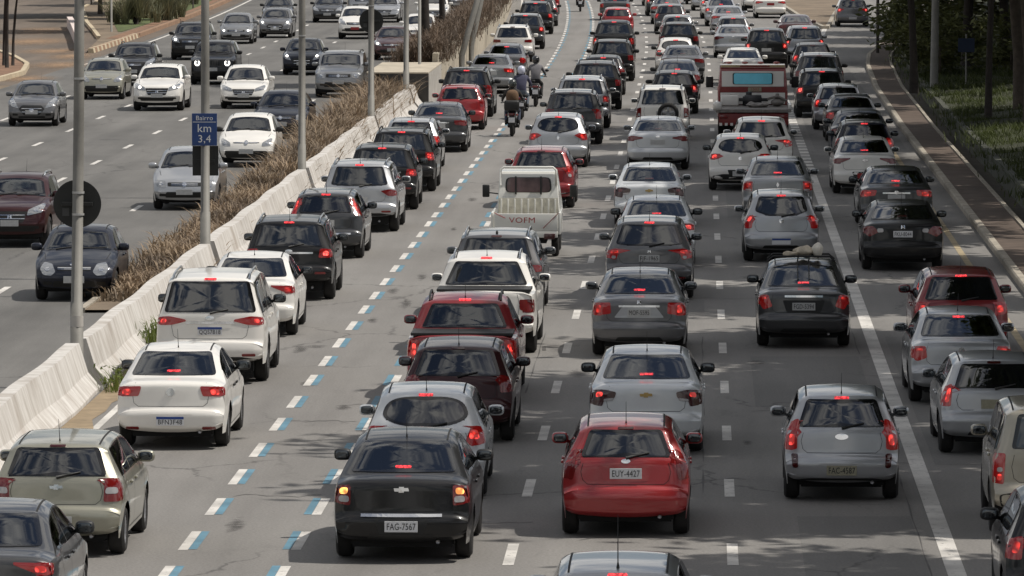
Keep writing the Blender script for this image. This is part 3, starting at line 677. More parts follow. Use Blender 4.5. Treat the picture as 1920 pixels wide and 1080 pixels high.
# ------------------------------------------------------------------ kinds of vehicle
CORNER = dict(lamps=[(.78, .72), (.975, .74), (.975, 1.02), (.81, 1.04)], lit=[(.83, .86), (.96, .86), (.96, .98), (.84, .99)])
WIDE = dict(lamps=[(.60, .84), (.975, .80), (.975, .97), (.58, .97)], lit=[(.72, .83), (.95, .82), (.95, .93), (.72, .94)])
WEDGE = dict(lamps=[(.50, .93), (.80, .83), (.975, .80), (.975, .97), (.50, .97)], lit=[(.78, .84), (.96, .83), (.96, .94), (.78, .94)])
ST = {
 'cobalt': sedan(L=4.48, W=1.735, H=1.51, tz=1.05, tl=.42, lamps=CORNER['lamps'], amber=[(.83, .86), (.96, .86), (.96, .945), (.84, .945)], clear=[(.80, .76), (.96, .765), (.96, .84), (.81, .84)], pz=.47, strip=(.60, .62), stripm='chrome', emb='bowtie', ez=.92),
 'voyage': sedan(L=4.22, W=1.656, H=1.46, tz=1.02, lamps=[(.62, .80), (.975, .79), (.975, .95), (.58, .96), (.60, .84)], lit=[(.76, .81), (.95, .81), (.95, .92), (.76, .92)], pz=.44, emb='disc', ez=.86, es=1.25, refl=.33, noval=1, hrole=None, rrole='paint', edge=.06),
 'prisma': sedan(L=4.28, W=1.705, H=1.48, tz=1.04, lamps=[(.58, .84), (.78, .80), (.80, .72), (.975, .74), (.975, .99), (.80, .98), (.56, .93)], lit=[(.80, .86), (.94, .84), (.94, .96), (.80, .96)], clear=[(.60, .805), (.78, .79), (.78, .83), (.60, .845)], pz=.45, emb='bowtie', ez=.89, smoke=1),
 'city': sedan(L=4.40, W=1.695, H=1.47, tz=1.05, lamps=[(.62, .78), (.975, .74), (.975, 1.0), (.66, .98)], lit=[(.82, .78), (.96, .78), (.96, .97), (.86, .97)], pz=.80, strip=(.91, .46), rw=(.30, .44), rh=.09, rrole='silver', emb='aitch', ez=.98, es=.8),
 'etios': sedan(L=4.27, W=1.695, H=1.51, tz=1.04, lamps=[(.70, .76), (.90, .70), (.975, .78), (.975, 1.02), (.84, 1.0)], lit=[(.84, .88), (.96, .88), (.96, .99), (.86, .99)], pz=.76, strip=(.94, .44), rw=(.38, .30), rh=.11, ant=False),
 'hb20s': sedan(L=4.23, W=1.70, H=1.47, tz=1.03, **WEDGE, pz=.50, emb='oval', ez=.90),
 'corolla': sedan(L=4.62, W=1.775, H=1.46, tz=1.05, tl=.50, lamps=[(.50, .90), (.975, .82), (.975, .98), (.88, .99), (.52, .94)], lit=[(.70, .88), (.96, .84), (.96, .95), (.72, .94)], pz=.80, rrole='paint', emb='oval', ez=.96, es=.8),
 'civic': sedan(L=4.50, W=1.755, H=1.44, tz=1.04, tl=.48, lamps=[(.62, .84), (.86, .74), (.975, .80), (.975, 1.0), (.80, .98)], clear=[(.50, .84), (.66, .83), (.68, .92), (.52, .92)], pz=.80, emb='aitch', ez=.95),
 'jetta': sedan(L=4.55, W=1.76, H=1.46, tz=1.05, **WIDE, pz=.80, rrole='paint', emb='disc', ez=.92, strip=(.90, .40)),
 'logan': sedan(L=4.30, W=1.735, H=1.52, tz=1.06, lamps=[(.76, .74), (.975, .76), (.975, 1.03), (.77, 1.03)], lit=[(.80, .84), (.95, .84), (.95, 1.0), (.80, 1.0)], clear=[(.78, .75), (.95, .76), (.95, .80), (.78, .80)], pz=.50, emb='diamond', ez=.90),
 'siena': sedan(L=4.22, W=1.67, H=1.46, tz=1.02, lamps=[(.70, .76), (.90, .70), (.975, .74), (.975, .99), (.76, .97)], lit=[(.78, .86), (.95, .86), (.95, .97), (.80, .96)], pz=.48, emb='disc', ez=.88, bltop=1, blz=1.335),
 'fiesta': hatch(L=3.93, W=1.68, H=1.48, gb=1.00, yrt=.40, lamps=[(.86, .74), (.95, .75), (.95, 1.12), (.91, 1.13), (.87, 1.0)], pz=.83, rw=(.36, .28), rh=.10, emb='oval', ez=.985, es=.8, gw=(.80, .80), noval=1, rrole='paint', rb=.64, tum=.67),
 'agile': hatch(L=4.0, W=1.683, H=1.47, gb=.98, yrt=.34, lamps=[(.74, .70), (.985, .70), (.985, .99), (.82, .99)], clear=[(.77, .80), (.975, .80), (.975, .88), (.80, .88)], pz=.46, rrole='paint', rw=(.30, .32), emb='bowtie', ez=.885, es=.9, gw=(.86, .87)),
 'onix': hatch(L=3.93, W=1.705, H=1.48, gb=.94, yrt=.52, glass='ell', lamps=[(.70, .80), (.78, .72), (.975, .74), (.975, .99), (.84, .97)], lit=[(.75, .81), (.96, .80), (.96, .95), (.80, .94)], pz=.46, emb='bowtie', ez=.82, wiper=True),
 'punto': hatch(L=4.03, W=1.687, H=1.49, gb=.98, yrt=.44, lamps=[(.85, .96), (.985, .94), (.985, 1.30), (.93, 1.33)], lit=[(.90, 1.05), (.975, 1.04), (.975, 1.26), (.93, 1.28)], pz=.79, rrole='paint', gw=(.80, .78), emb='disc', ez=.92, strip=(.56, .72)),
 'picanto': hatch(L=3.6, W=1.595, H=1.49, gb=.98, yrt=.36, wb=2.38, lamps=[(.80, .72), (.975, .70), (.985, 1.10), (.88, 1.12), (.84, .96)], lit=[(.85, .76), (.965, .75), (.965, .93), (.86, .93)], pz=.44, rw=(.30, .40), rh=.095, rrole='paint', emb='oval', ez=.89, es=1.2, gw=(.86, .84), lowblack=.33, foglo=1),
 'march': hatch(L=3.83, W=1.665, H=1.53, gb=.97, yrt=.40, wb=2.45, glass='trap', gbow=.10, lamps=[(.82, .74), (.985, .73), (.985, 1.0), (.84, 1.03)], lit=[(.87, .88), (.97, .88), (.97, .99), (.87, 1.0)], pz=.46, rw=(.36, .40), rh=.09, rrole='paint', emb='disc', ez=.90, gw=(.84, .82)),
 'palio': hatch(L=3.83, W=1.634, H=1.43, gb=.95, yrt=.46, lamps=[(.84, .72), (.975, .72), (.985, 1.02), (.90, 1.04)], lit=[(.88, .76), (.97, .76), (.97, 1.0), (.90, 1.0)], pz=.76, rw=(.30, .36), rh=.10, rrole='silver', gw=(.84, .82), bulge=.05),
 'paliored': hatch(L=3.83, W=1.65, H=1.46, gb=.98, yrt=.40, lamps=[(.87, .78), (.985, .78), (.985, 1.24), (.93, 1.26)], pz=.50, rrole='paint', gw=(.82, .82)),
 'fit': hatch(L=3.9, W=1.69, H=1.53, gb=.99, yrt=.34, lamps=[(.72, .74), (.975, .78), (.975, .99), (.80, .98)], lit=[(.78, .80), (.95, .80), (.95, .94), (.80, .94)], pz=.72, rrole='paint', emb='aitch', ez=.90, cow=.75, hdr=.60, front='bar', hn=.78),
 'sandero': hatch(L=4.06, W=1.733, H=1.53, gb=.98, yrt=.42, lamps=[(.58, .93), (.80, .82), (.975, .78), (.975, .98), (.80, .99)], lit=[(.80, .84), (.96, .82), (.96, .94), (.80, .96)], pz=.47, rrole='paint', emb='diamond', ez=.86, glass='ell'),
 'hatchw': hatch(L=3.95, W=1.71, H=1.48, gb=.97, yrt=.42, lamps=[(.56, .92), (.78, .84), (.975, .82), (.975, .98), (.80, .98)], lit=[(.78, .86), (.96, .85), (.96, .95), (.78, .96)], pz=.46, lowblack=.45, emb='disc', ez=.86, glass='ell'),
 'hatchd': hatch(L=3.95, W=1.70, H=1.49, gb=.97, yrt=.42, lamps=[(.80, .76), (.975, .76), (.975, 1.0), (.84, 1.02)], lit=[(.84, .82), (.96, .82), (.96, .97), (.85, .97)], pz=.48, rrole='paint'),
 'fortuner': suv(L=4.8, W=1.855, H=1.83, gb=1.17, yrt=.32, rb=.72, wb=2.75, ro=1.02, R=.38, lamps=[(.46, 1.06), (.72, 1.00), (.975, .99), (.975, 1.13), (.80, 1.14), (.48, 1.09)], lit=[(.84, 1.02), (.965, 1.01), (.965, 1.10), (.84, 1.11)], pz=.90, recess=False, strip=(1.035, .46), emb='oval', ez=1.115, refl=.50, rails='chrome', gw=(.95, .93), wy0=.42, lowblack=.47, ant=False, tum=.735),
 'creta': suv(L=4.28, W=1.79, H=1.63, gb=1.05, lamps=[(.70, .86), (.975, .86), (.975, 1.03), (.78, 1.04)], lit=[(.80, .89), (.96, .89), (.96, 1.0), (.82, 1.0)], pz=.50, strip=(.955, .58), rails='chrome', lowblack=.60, emb='oval', ez=.99, refl=.56),
 'ix35': suv(L=4.41, W=1.82, H=1.66, gb=1.06, yrt=.36, R=.34, lamps=[(.60, .98), (.80, .86), (.975, .86), (.975, 1.0), (.86, 1.02)], pz=.77, rrole='paint', rails='chrome', refl=.50, lowblack=.46, glass='trap', gbow=.03, gw=(.86, .82)),
 'hrv': suv(L=4.29, W=1.772, H=1.60, gb=1.04, yrt=.46, hn=.90, R=.33, lamps=[(.44, .99), (.74, .92), (.80, .80), (.93, .82), (.975, .99), (.86, 1.02)], lit=[(.74, .93), (.965, .91), (.965, .99), (.74, .99)], clear=[(.80, .82), (.90, .82), (.90, .88), (.80, .88)], pz=.83, rw=(.46, .36), rh=.09, rrole='paint', lowblack=.50, gbow=.03, refl=.44, emb='aitch', ez=.965, es=.7, front='vee', tum=.68),
 'tcross': suv(L=4.32, W=1.80, H=1.62, gb=1.05, lamps=[(.62, .88), (.975, .86), (.975, 1.0), (.64, .98)], pz=.80, rails='chrome', lowblack=.55, rrole='paint', fin=1),
 'duster': suv(L=4.33, W=1.82, H=1.68, gb=1.08, lamps=[(.84, .80), (.985, .80), (.985, 1.10), (.88, 1.12)], pz=.62, rails='black', lowblack=.58, gw=(.84, .84)),
 'captiva': suv(L=4.6, W=1.84, H=1.70, gb=1.10, lamps=[(.80, .86), (.975, .86), (.975, 1.06), (.84, 1.08)], lit=[(.84, .90), (.96, .90), (.96, 1.03), (.85, 1.03)], pz=.80, rails='chrome', lowblack=.62),
 'suvb': suv(L=4.3, W=1.80, H=1.66, gb=1.07, lamps=[(.76, .86), (.975, .84), (.975, 1.05), (.80, 1.06)], lit=[(.81, .89), (.96, .88), (.96, 1.02), (.82, 1.03)], pz=.78, lowblack=.52, rails='black'),
 'ecosport': suv(L=4.1, W=1.74, H=1.66, gb=1.06, hn=.92, lamps=[(.82, .84), (.975, .82), (.975, 1.06), (.85, 1.08)], lit=[(.86, .92), (.96, .91), (.96, 1.04), (.87, 1.05)], clear=[(.84, .84), (.96, .83), (.96, .90), (.85, .90)], pz=.60, rrole='paint', gw=(.86, .82), gbow=.04),
 'tracker': suv(L=4.0, W=1.70, H=1.70, gb=1.10, yrt=.22, lamps=[(.84, .72), (.975, .74), (.975, 1.02), (.86, 1.04)], clear=[(.86, .76), (.965, .77), (.965, .86), (.87, .86)], pz=.86, recess=False, rails='chrome', gw=(.90, .88), spare=(.18, .86), bulge=.05, tum=.76, front='bar'),
 'boxy': suv(L=4.0, W=1.72, H=1.72, gb=1.12, yrt=.16, R=.35, lamps=[(.86, .70), (.975, .71), (.975, 1.10), (.87, 1.10)], lit=[(.88, .74), (.965, .745), (.965, .84), (.88, .84)], clear=[(.88, .86), (.965, .86), (.965, .92), (.88, .92)], pz=.60, gw=(.80, .80), lowblack=.62, bulge=.04, tum=.76, rails=None, wiper=False),
 'oroch': pickup(L=4.70, W=1.82, H=1.69, bz=1.13, bl=1.20, ro=1.0, wb=2.83, lamps=[(.82, .74), (.975, .74), (.975, 1.05), (.84, 1.06)], lit=[(.86, .78), (.965, .78), (.965, 1.0), (.87, 1.01)], pz=.50, emb='diamond', ez=.93, es=1.2, rails='black', lidtop=1, gw=(.84, .78)),
 'toro': pickup(L=4.92, W=1.845, H=1.74, bz=1.15, bl=1.15, ro=1.03, wb=2.99, lamps=[(.74, .82), (.92, .76), (.975, .82), (.975, 1.0), (.74, 1.0)], pz=.56, rails='chrome', handle=1, gw=(.88, .80)),
 'ranger': pickup(L=5.2, W=1.86, H=1.82, bz=1.16, bl=1.45, ro=1.15, wb=3.2, R=.38, lamps=[(.86, .80), (.985, .80), (.985, 1.13), (.87, 1.13)], lit=[(.88, .92), (.975, .92), (.975, 1.08), (.88, 1.08)], pz=.60, emb='oval', ez=.98),
 'hatchr': hatch(L=3.95, W=1.70, H=1.52, gb=1.0, yrt=.36, lamps=[(.84, .80), (.975, .78), (.985, 1.06), (.88, 1.08)], lit=[(.87, .90), (.97, .90), (.97, 1.04), (.89, 1.05)], clear=[(.86, .80), (.96, .79), (.96, .87), (.87, .88)], pz=.52, rrole='paint'),
 # kinds seen from the front
 'hb20': hatch(L=3.9, W=1.68, H=1.47, front='hex', hn=.80, fl=0, **CORNER),
 'uno': hatch(L=3.8, W=1.64, H=1.49, front='mini', hn=.84, fl=0, gb=1.0, hdr=.58, cow=.76, **CORNER),
 'jazz': hatch(L=3.9, W=1.675, H=1.52, front='bar', hn=.78, fl=0, gb=1.0, hdr=.60, cow=.77, **CORNER),
 'up': hatch(L=3.6, W=1.645, H=1.50, front='mini', hn=.78, fl=0, gb=.98, hdr=.58, cow=.76, wb=2.42, **CORNER),
 'clio': hatch(L=3.77, W=1.64, H=1.42, front='round', hn=.74, fl=0, gb=.94, **CORNER),
 'logf': sedan(L=4.30, W=1.735, H=1.52, front='vee', hn=.80, fl=0, **CORNER),
 'golf': sedan(L=4.2, W=1.66, H=1.47, front='bar', hn=.76, fl=0, **CORNER),
 'jetf': sedan(L=4.6, W=1.77, H=1.47, front='bar', hn=.80, fl=0, **CORNER),
 'sedf': sedan(L=4.4, W=1.72, H=1.47, front='slant', hn=.78, fl=0, **CORNER),
 'hrvf': suv(L=4.29, W=1.772, H=1.60, front='vee', hn=.92, fl=0, **CORNER),
 'wrvf': suv(L=4.07, W=1.734, H=1.60, front='vee', hn=.94, fl=0, rails='chrome', **CORNER),
 'vitf': suv(L=4.4, W=1.81, H=1.69, front='bar', hn=.98, fl=0, gb=1.14, rails='black', tum=.82, **CORNER),
 'suvf': suv(L=4.3, W=1.80, H=1.64, front='slant', hn=.96, fl=0, rails='black', **CORNER),
 'jeepf': suv(L=4.23, W=1.80, H=1.70, front='slots', hn=1.02, fl=0, gb=1.16, ring=1, hdr=.60, cow=.70, **CORNER),
 'vanf': suv(L=4.2, W=1.70, H=1.60, front='slant', hn=.90, fl=0, hdr=.60, cow=.76, **CORNER),
}
PC = {
 'W': ((.79, .765, .715), 0), 'CW': ((.62, .60, .52), 0), 'S': ((.44, .45, .465), .6), 'S2': ((.34, .345, .35), .6), 'G': ((.13, .13, .135), .5), 'DG': ((.045, .046, .049), .4),
 'B': ((.009, .009, .010), .0), 'R': ((.33, .014, .018), .15), 'R2': ((.22, .010, .014), .2), 'WN': ((.036, .007, .009), .3), 'MR': ((.075, .028, .027), .4), 'BE': ((.33, .32, .255), .45), 'N': ((.010, .013, .024), .25), 'TN': ((.42, .385, .31), .25), 'LG': ((.24, .245, .25), .55),
}
FWD, ONC = 'cars queuing away from the camera', 'oncoming cars'
# kind, colour, pixel column and row of the ground under the axle nearer the camera, label, options
CARS = [
 # left lane, beside the concrete barrier, nearest first
 ('hb20s', 'DG', -42, 1200, 'dark grey saloon cut by the bottom left corner of the photo', dict(g='m')),
 ('agile', 'BE', 104, 1037, 'greenish beige hatchback with unlit lamps, behind the white saloon with blue-topped plate', dict(off=1, hi=0)),
 ('voyage', 'W', 319, 835, 'white saloon with round badge and blue-topped plate just behind the large white seven-seater', dict(g='m', mir='k', pl='b', tx='BFN3F48')),
 ('fortuner', 'W', 393, 713, 'large white SUV with slim wide red lamps and roof rails beside the barrier', dict(pl='b', tx='QQS7B18', mir='k')),
 ('hb20s', 'W', 468, 627, 'white saloon tucked between the big white SUV and a black crossover with bright rails', dict(g='p', mir='k')),
 ('creta', 'B', 541, 560, 'black crossover with bright roof rails and chrome strip, just ahead of a white saloon', dict(rp=1)),
 ('punto', 'DG', 609, 483, 'charcoal hatchback with tall red lamps high beside its rear window', dict(g='p')),
 ('ix35', 'S', 673, 433, 'silver SUV with roof rails and swept red lamps beside the barrier', dict(off=1)),
 ('creta', 'B', 716, 392, 'black SUV directly ahead of the silver SUV with swept lamps', dict(norail=1)),
 ('suvb', 'B', 752, 358, 'black SUV with lit lamps, second ahead of the silver SUV with swept lamps', dict()),
 ('hatchd', 'S', 770, 320, 'silver hatchback with bright high brake lamp near the end of the dry grass strip', dict(g='p')),
 ('jetta', 'DG', 822, 284, 'dark grey saloon with long antenna just behind the red hatchback by the culvert wall', dict(off=1, g='m')),
 ('paliored', 'R', 862, 243, 'red hatchback with tall lamps beside the dark culvert wall', dict(off=1, hi=0, g='m', ant=0)),
 ('duster', 'B', 874, 219, 'black SUV with roof rails half hidden in front of the red hatchback by the culvert', dict()),
 ('jetta', 'LG', 921, 175, 'grey saloon with bright lamps left of the motorcyclists', dict(g='m')),
 ('siena', 'G', 948, 151, 'grey saloon between the white crossover and the grey saloon left of the motorcyclists', dict(g='m')),
 ('tcross', 'W', 961, 116, 'white crossover in the left lane beside the high median wall', dict(off=1, g='m', hi=0)),
 ('suvb', 'DG', 985, 92, 'dark SUV with pale roof just ahead of the white crossover by the median wall', dict()),
 ('suvb', 'B', 1004, 64, 'black tall SUV with a spare wheel cover, second ahead of the white crossover', dict()),
 ('hatchd', 'DG', 1017, 49, 'dark grey hatchback third ahead of the white crossover in the left lane', dict()),
 ('hatchd', 'R2', 1022, 27, 'reddish car farthest up the left lane at the top edge', dict()),
 # second lane, right of the blue and white motorcycle strip
 ('cobalt', 'B', 752, 1044, 'glossy black saloon with silver bow-tie badge and amber turn lamps lit', dict(pl='w', tx='FAG-7567', off=1, amb=1, g='m')),
 ('onix', 'S', 796, 928, 'pale silver hatchback with rounded rear window just ahead of the black saloon', dict(pc='W2')),
 ('hatchd', 'WN', 857, 825, 'dark wine red hatchback between the red pickup and the pale silver hatchback', dict(g='m', off=1, hi=0)),
 ('oroch', 'R2', 865, 751, 'red double-cab pickup with bright vertical lamps and diamond badge', dict(g='p')),
 ('toro', 'W', 906, 660, 'white double-cab pickup with dark bed and dark red unlit lamps', dict(off=1)),
 ('tcross', 'G', 930, 590, 'dark grey crossover with pale roof ahead of the white double-cab pickup', dict(off=1, hi=0)),
 ('hatchr', 'R2', 1014, 389, 'dark red hatchback just ahead of the old cream flatbed pickup', dict(g='m', hi=0)),
 ('sandero', 'S', 1046, 313, 'silver hatchback with wedge lamps and oval rear window beside the motorcycle strip', dict(g='m')),
 ('duster', 'DG', 1074, 270, 'dark SUV with tall lamps and roof bars just ahead of the silver wedge-lamp hatchback', dict(off=1, g='m', hi=0)),
 ('captiva', 'S', 1091, 240, 'silver SUV with roof rails right of the dark motorcycle, ahead of the dark tall-lamp SUV', dict()),
 ('captiva', 'B', 1117, 205, 'black tall SUV ahead of the silver SUV right of the motorcycles', dict(off=1, hi=0)),
 ('hatchd', 'B', 1131, 178, 'black hatchback with pale shining roof, second ahead of the silver railed SUV', dict(off=1, g='m')),
 ('suvb', 'B', 1147, 152, 'black SUV just behind the black pickup in the second lane', dict(off=1, hi=0)),
 ('ranger', 'B', 1150, 116, 'black pickup with two round bright red lamps far up the second lane', dict()),
 ('paliored', 'R', 1158, 68, 'bright red hatchback just ahead of the black pickup in the second lane', dict(off=1, g='m')),
 ('sedf_r', 'DG', 1153, 38, 'dark saloon ahead of the bright red hatchback at the top edge', dict(g='m')),
 # third lane
 ('agile', 'S', 1156, 1322, 'silver car at the bottom edge showing only its roof and antenna', dict(g='m', longant=1)),
 ('fiesta', 'R', 1173, 1000, 'red hatchback with unlit lamps, nearest in the third lane', dict(pl='w', tx='EUY-4427', off=1, hi=0, g='d')),
 ('prisma', 'S', 1211, 845, 'pale silver saloon with gold bow-tie badge just ahead of the red hatchback', dict(g='m', mir='k', pc='W2')),
 ('city', 'G', 1198, 665, 'dark grey saloon with chrome strip over its plate, ahead of the gold-badged saloon', dict(g='m', pl='g', tx='MOF-5595', metal=1)),
 ('hrv', 'G', 1217, 558, 'dark grey crossover with wedge lamps and plate in the tailgate, in the third lane', dict(pl='g', tx='FJF-1965')),
 ('hb20s', 'S', 1231, 498, 'silver saloon just ahead of the dark grey wedge-lamp crossover', dict(pc='W2', g='m', mir='k')),
 ('prisma', 'S', 1217, 424, 'silver saloon second ahead of the dark grey crossover, with dull red lamps', dict(pc='W2', off=1, hi=0, g='p')),
 ('corolla', 'S', 1233, 317, 'silver saloon with wide wedge lamps behind the white off-roader', dict(pc='W3', off=1, hi=0, g='m')),
 ('tracker', 'W', 1242, 262, 'white off-roader with spare wheel on its tail and round mirrors', dict(off=1, hi=0)),
 ('hatchd', 'B', 1264, 213, 'black hatchback with lit lamps just ahead of the white off-roader', dict()),
 ('sedf_r', 'DG', 1270, 187, 'dark saloon with pale roof edge, second ahead of the white off-roader', dict(off=1)),
 ('jetta', 'G', 1280, 155, 'grey saloon with sky-bright rear window, ahead of two dark cars in the third lane', dict(off=1, hi=0, g='m')),
 ('onix', 'W', 1267, 138, 'white hatchback with oval rear window far up the third lane', dict(mir='k')),
 ('suvb', 'B', 1273, 112, 'black SUV just ahead of the white oval-window hatchback', dict(off=1, hi=0)),
 ('hatchw', 'LG', 1271, 86, 'grey hatchback with three lit lamps, second ahead of the white oval-window hatchback', dict(g='m')),
 ('hatchd', 'DG', 1257, 62, 'dark hatchback third ahead of the white oval-window hatchback', dict(g='m')),
 ('jetta', 'LG', 1250, 45, 'grey saloon fourth ahead of the white oval-window hatchback', dict(g='m')),
 ('hatchd', 'B', 1239, 30, 'dark car fifth ahead of the white oval-window hatchback at the top edge', dict()),
 ('hatchd', 'DG', 1231, 11, 'farthest dark car of the third lane, partly above the top edge', dict()),
 # fourth lane
 ('picanto', 'S', 1578, 934, 'silver small hatchback with oval badge and dull yellowish plate, nearest in the fourth lane', dict(pl='y', tx='FAC-4587', g='d')),
 ('etios', 'DG', 1507, 648, 'charcoal saloon carrying a beige bundle on its roof', dict(pl='g', tx='FGD-5394', g='m')),
 ('march', 'S', 1465, 489, 'silver round hatchback with dark low plate, ahead of the charcoal saloon with roof bundle', dict(pl='b')),
 ('logan', 'S2', 1458, 413, 'silver saloon with square lamps just ahead of the silver round hatchback', dict(g='p')),
 ('hatchw', 'W', 1388, 356, 'white hatchback with black lower bumper, left of a white crossover behind the red truck', dict(mir='k')),
 ('hrv', 'W', 1428, 328, 'white crossover directly behind the red and white tow truck', dict()),
 ('siena', 'W', 1393, 160, 'white saloon just ahead of the tow truck, right rear hidden by its cab', dict(off=1, hi=0)),
 ('corolla', 'S', 1375, 108, 'silver saloon in the fourth lane, second ahead of the tow truck', dict(off=1, hi=0, g='m')),
 ('hatchd', 'G', 1375, 90, 'grey hatchback with lit lamps just ahead of the silver saloon beyond the tow truck', dict(g='m')),
 ('corolla', 'S', 1366, 65, 'silver saloon with bright right lamp, fourth ahead of the tow truck', dict(g='m')),
 ('logan', 'S', 1352, 49, 'silver saloon fifth ahead of the tow truck in the fourth lane', dict(g='m')),
 ('hatchd', 'W', 1342, 35, 'whitish car sixth ahead of the tow truck', dict()),
 ('hatchd', 'S', 1324, 20, 'pale car seventh ahead of the tow truck at the top edge', dict()),
 ('hatchd', 'B', 1310, 8, 'farthest dark car of the fourth lane, cut by the top edge', dict()),
 ('captiva', 'B', 1437, 128, 'black SUV straddling the white line right of the tow truck cab', dict(norail=1)),
 ('corolla', 'W', 1445, 34, 'white saloon with wide red lamps and red plate near the top edge', dict(pl='r', hi=0)),
 ('suvb', 'W', 1423, 22, 'white SUV hidden behind the white saloon with red plate', dict(norail=1)),
 # fifth lane by the kerb
 ('hatchd', 'B', 2022, 1165, 'black car cut by the bottom right corner with a silver mirror', dict()),
 ('boxy', 'TN', 1984, 1000, 'beige boxy off-roader with tall red lamp and black arches, cut by the right edge', dict()),
 ('palio', 'S', 1866, 848, 'silver hatchback with wide black rear wiper and dark plate at the right edge', dict(pl='y', hi=0)),
 ('siena', 'S', 1803, 752, 'silver saloon with lit lamps just behind the shaded red hatchback in the kerb lane', dict(g='m')),
 ('fit', 'R2', 1803, 668, 'red hatchback in the shaded kerb lane with dark tailgate glass', dict(pl='g')),
 ('civic', 'B', 1693, 505, 'black saloon with a pale plate and one amber lamp, in the shaded kerb lane', dict(pl='w', tx='FKU-8044', off=1, hi=0)),
 ('jetta', 'DG', 1681, 430, 'dark grey saloon just ahead of the black saloon in the kerb lane', dict(g='m')),
 ('hb20s', 'W', 1622, 362, 'white saloon in the shaded kerb lane with a red plate', dict(off=1, g='m', pl='r')),
 ('hatchd', 'N', 1621, 325, 'dark blue hatchback with lit lamps just ahead of the white kerb-lane saloon', dict(g='m')),
 ('jetta', 'N', 1612, 302, 'navy saloon with reflective rear window, second ahead of the white kerb-lane saloon', dict(off=1, hi=0, g='m')),
 ('siena', 'B', 1598, 265, 'black saloon with pale rear window, third ahead of the white kerb-lane saloon', dict(g='p', hi=0)),
 ('hatchd', 'S', 1573, 243, 'silver hatchback in the kerb lane between two black cars', dict(hi=0)),
 ('suvb', 'B', 1541, 220, 'black SUV with lit left lamp just ahead of the silver kerb-lane hatchback', dict()),
 ('captiva', 'DG', 1536, 186, 'dark greenish SUV with one bright edge, second ahead of the silver kerb-lane hatchback', dict(off=1, hi=0)),
 ('hatchd', 'B', 1524, 150, 'black hatchback third ahead of the silver kerb-lane hatchback', dict(hi=0)),
 ('ecosport', 'S', 1509, 120, 'silver SUV in the kerb lane under the tree shade, behind a dark saloon', dict()),
 ('jetta', 'MR', 1493, 85, 'dark maroon saloon in the kerb lane just before the exit', dict(off=1, hi=0)),
 ('sandero', 'G', 1599, 50, 'grey hatchback leaving alone on the exit slip road at top right', dict()),
 # oncoming carriageway, axle nearer the camera is the front one
 ('wrvf', 'WN', 18, 462, 'dark red oncoming SUV cut by the left edge', dict(onc=1, g='m')),
 ('clio', 'N', 135, 562, 'dark blue oncoming hatchback with round headlamps behind the tall pole with round sign', dict(onc=1, g='m')),
 ('jazz', 'S', 343, 392, 'silver oncoming minivan-like hatchback behind the kilometre sign pole', dict(onc=1, g='m')),
 ('up', 'W', 463, 313, 'white oncoming small hatchback right of the kilometre sign', dict(onc=1, g='m', mir='k')),
 ('jetf', 'N', 525, 258, 'dark blue oncoming saloon behind the white small hatchback', dict(onc=1, g='m')),
 ('hb20', 'G', 58, 236, 'grey oncoming hatchback with hexagonal grille, left of the near pole', dict(onc=1)),
 ('uno', 'BE', 190, 186, 'beige grey oncoming boxy hatchback right of the near pole', dict(onc=1)),
 ('suvf', 'B', 246, 160, 'black oncoming car half hidden between the beige hatchback and the white crossover', dict(onc=1)),
 ('hrvf', 'W', 295, 207, 'white oncoming crossover with lit headlamps left of the kilometre pole', dict(onc=1, hl=1, g='m')),
 ('suvf', 'B', 357, 112, 'black oncoming SUV behind the second pole with one headlamp lit', dict(onc=1, hl=1)),
 ('golf', 'LG', 441, 82, 'grey oncoming saloon with lit headlamps by the brown verge', dict(onc=1, hl=1, g='m')),
 ('jeepf', 'B', 398, 158, 'black oncoming off-roader with glowing ring headlamps', dict(onc=1, hl=1, g='m')),
 ('logf', 'W', 455, 203, 'white oncoming saloon with dark windscreen right of the second pole', dict(onc=1)),
 ('hb20', 'G', 516, 71, 'dark grey oncoming hatchback with lit headlamps left of the third pole', dict(onc=1, hl=1, g='m')),
 ('sedf', 'DG', 520, 46, 'dark oncoming car directly behind the dark grey lit hatchback by the third pole', dict(onc=1, hl=1)),
 ('sedf', 'DG', 615, 42, 'charcoal oncoming saloon at the top edge between third and fourth poles', dict(onc=1)),
 ('hb20', 'N', 567, 140, 'dark blue oncoming hatchback behind the third pole', dict(onc=1, hl=1)),
 ('vitf', 'LG', 636, 182, 'silver grey oncoming off-roader with black windscreen left of the fourth pole', dict(onc=1)),
 ('vanf', 'W', 666, 73, 'white oncoming people carrier behind the round sign', dict(onc=1, g='m', pl='r')),
 ('sedf', 'MR', 733, 112, 'dark maroon oncoming saloon between fourth and fifth poles with lit headlamps', dict(onc=1, hl=1, g='m')),
 ('logf', 'S', 722, 42, 'silver oncoming saloon behind the maroon one at the top edge', dict(onc=1, g='m')),
 ('suvf', 'S', 680, 27, 'silver oncoming SUV behind the white people carrier', dict(onc=1)),
 ('sedf', 'W', 787, 84, 'white oncoming saloon behind the thick dark tree trunk', dict(onc=1, g='m')),
 ('hrvf', 'W', 812, 47, 'white oncoming crossover between the two dark trunks at the top', dict(onc=1, g='m')),
 ('sedf', 'DG', 855, 22, 'dark oncoming car right of the trunks at the top edge', dict(onc=1)),
]
ST['sedf_r'] = sedan(L=4.4, W=1.72, H=1.47, lamps=CORNER['lamps'], lit=CORNER['lit'], pz=.50, rrole='paint')
PC['W3'] = ((.56, .57, .58), .5)
PC['W2'] = ((.66, .675, .68), .25)
SILV = paint(*PC['S'])
HEMB = {'W2': GOLD}
protos = {}
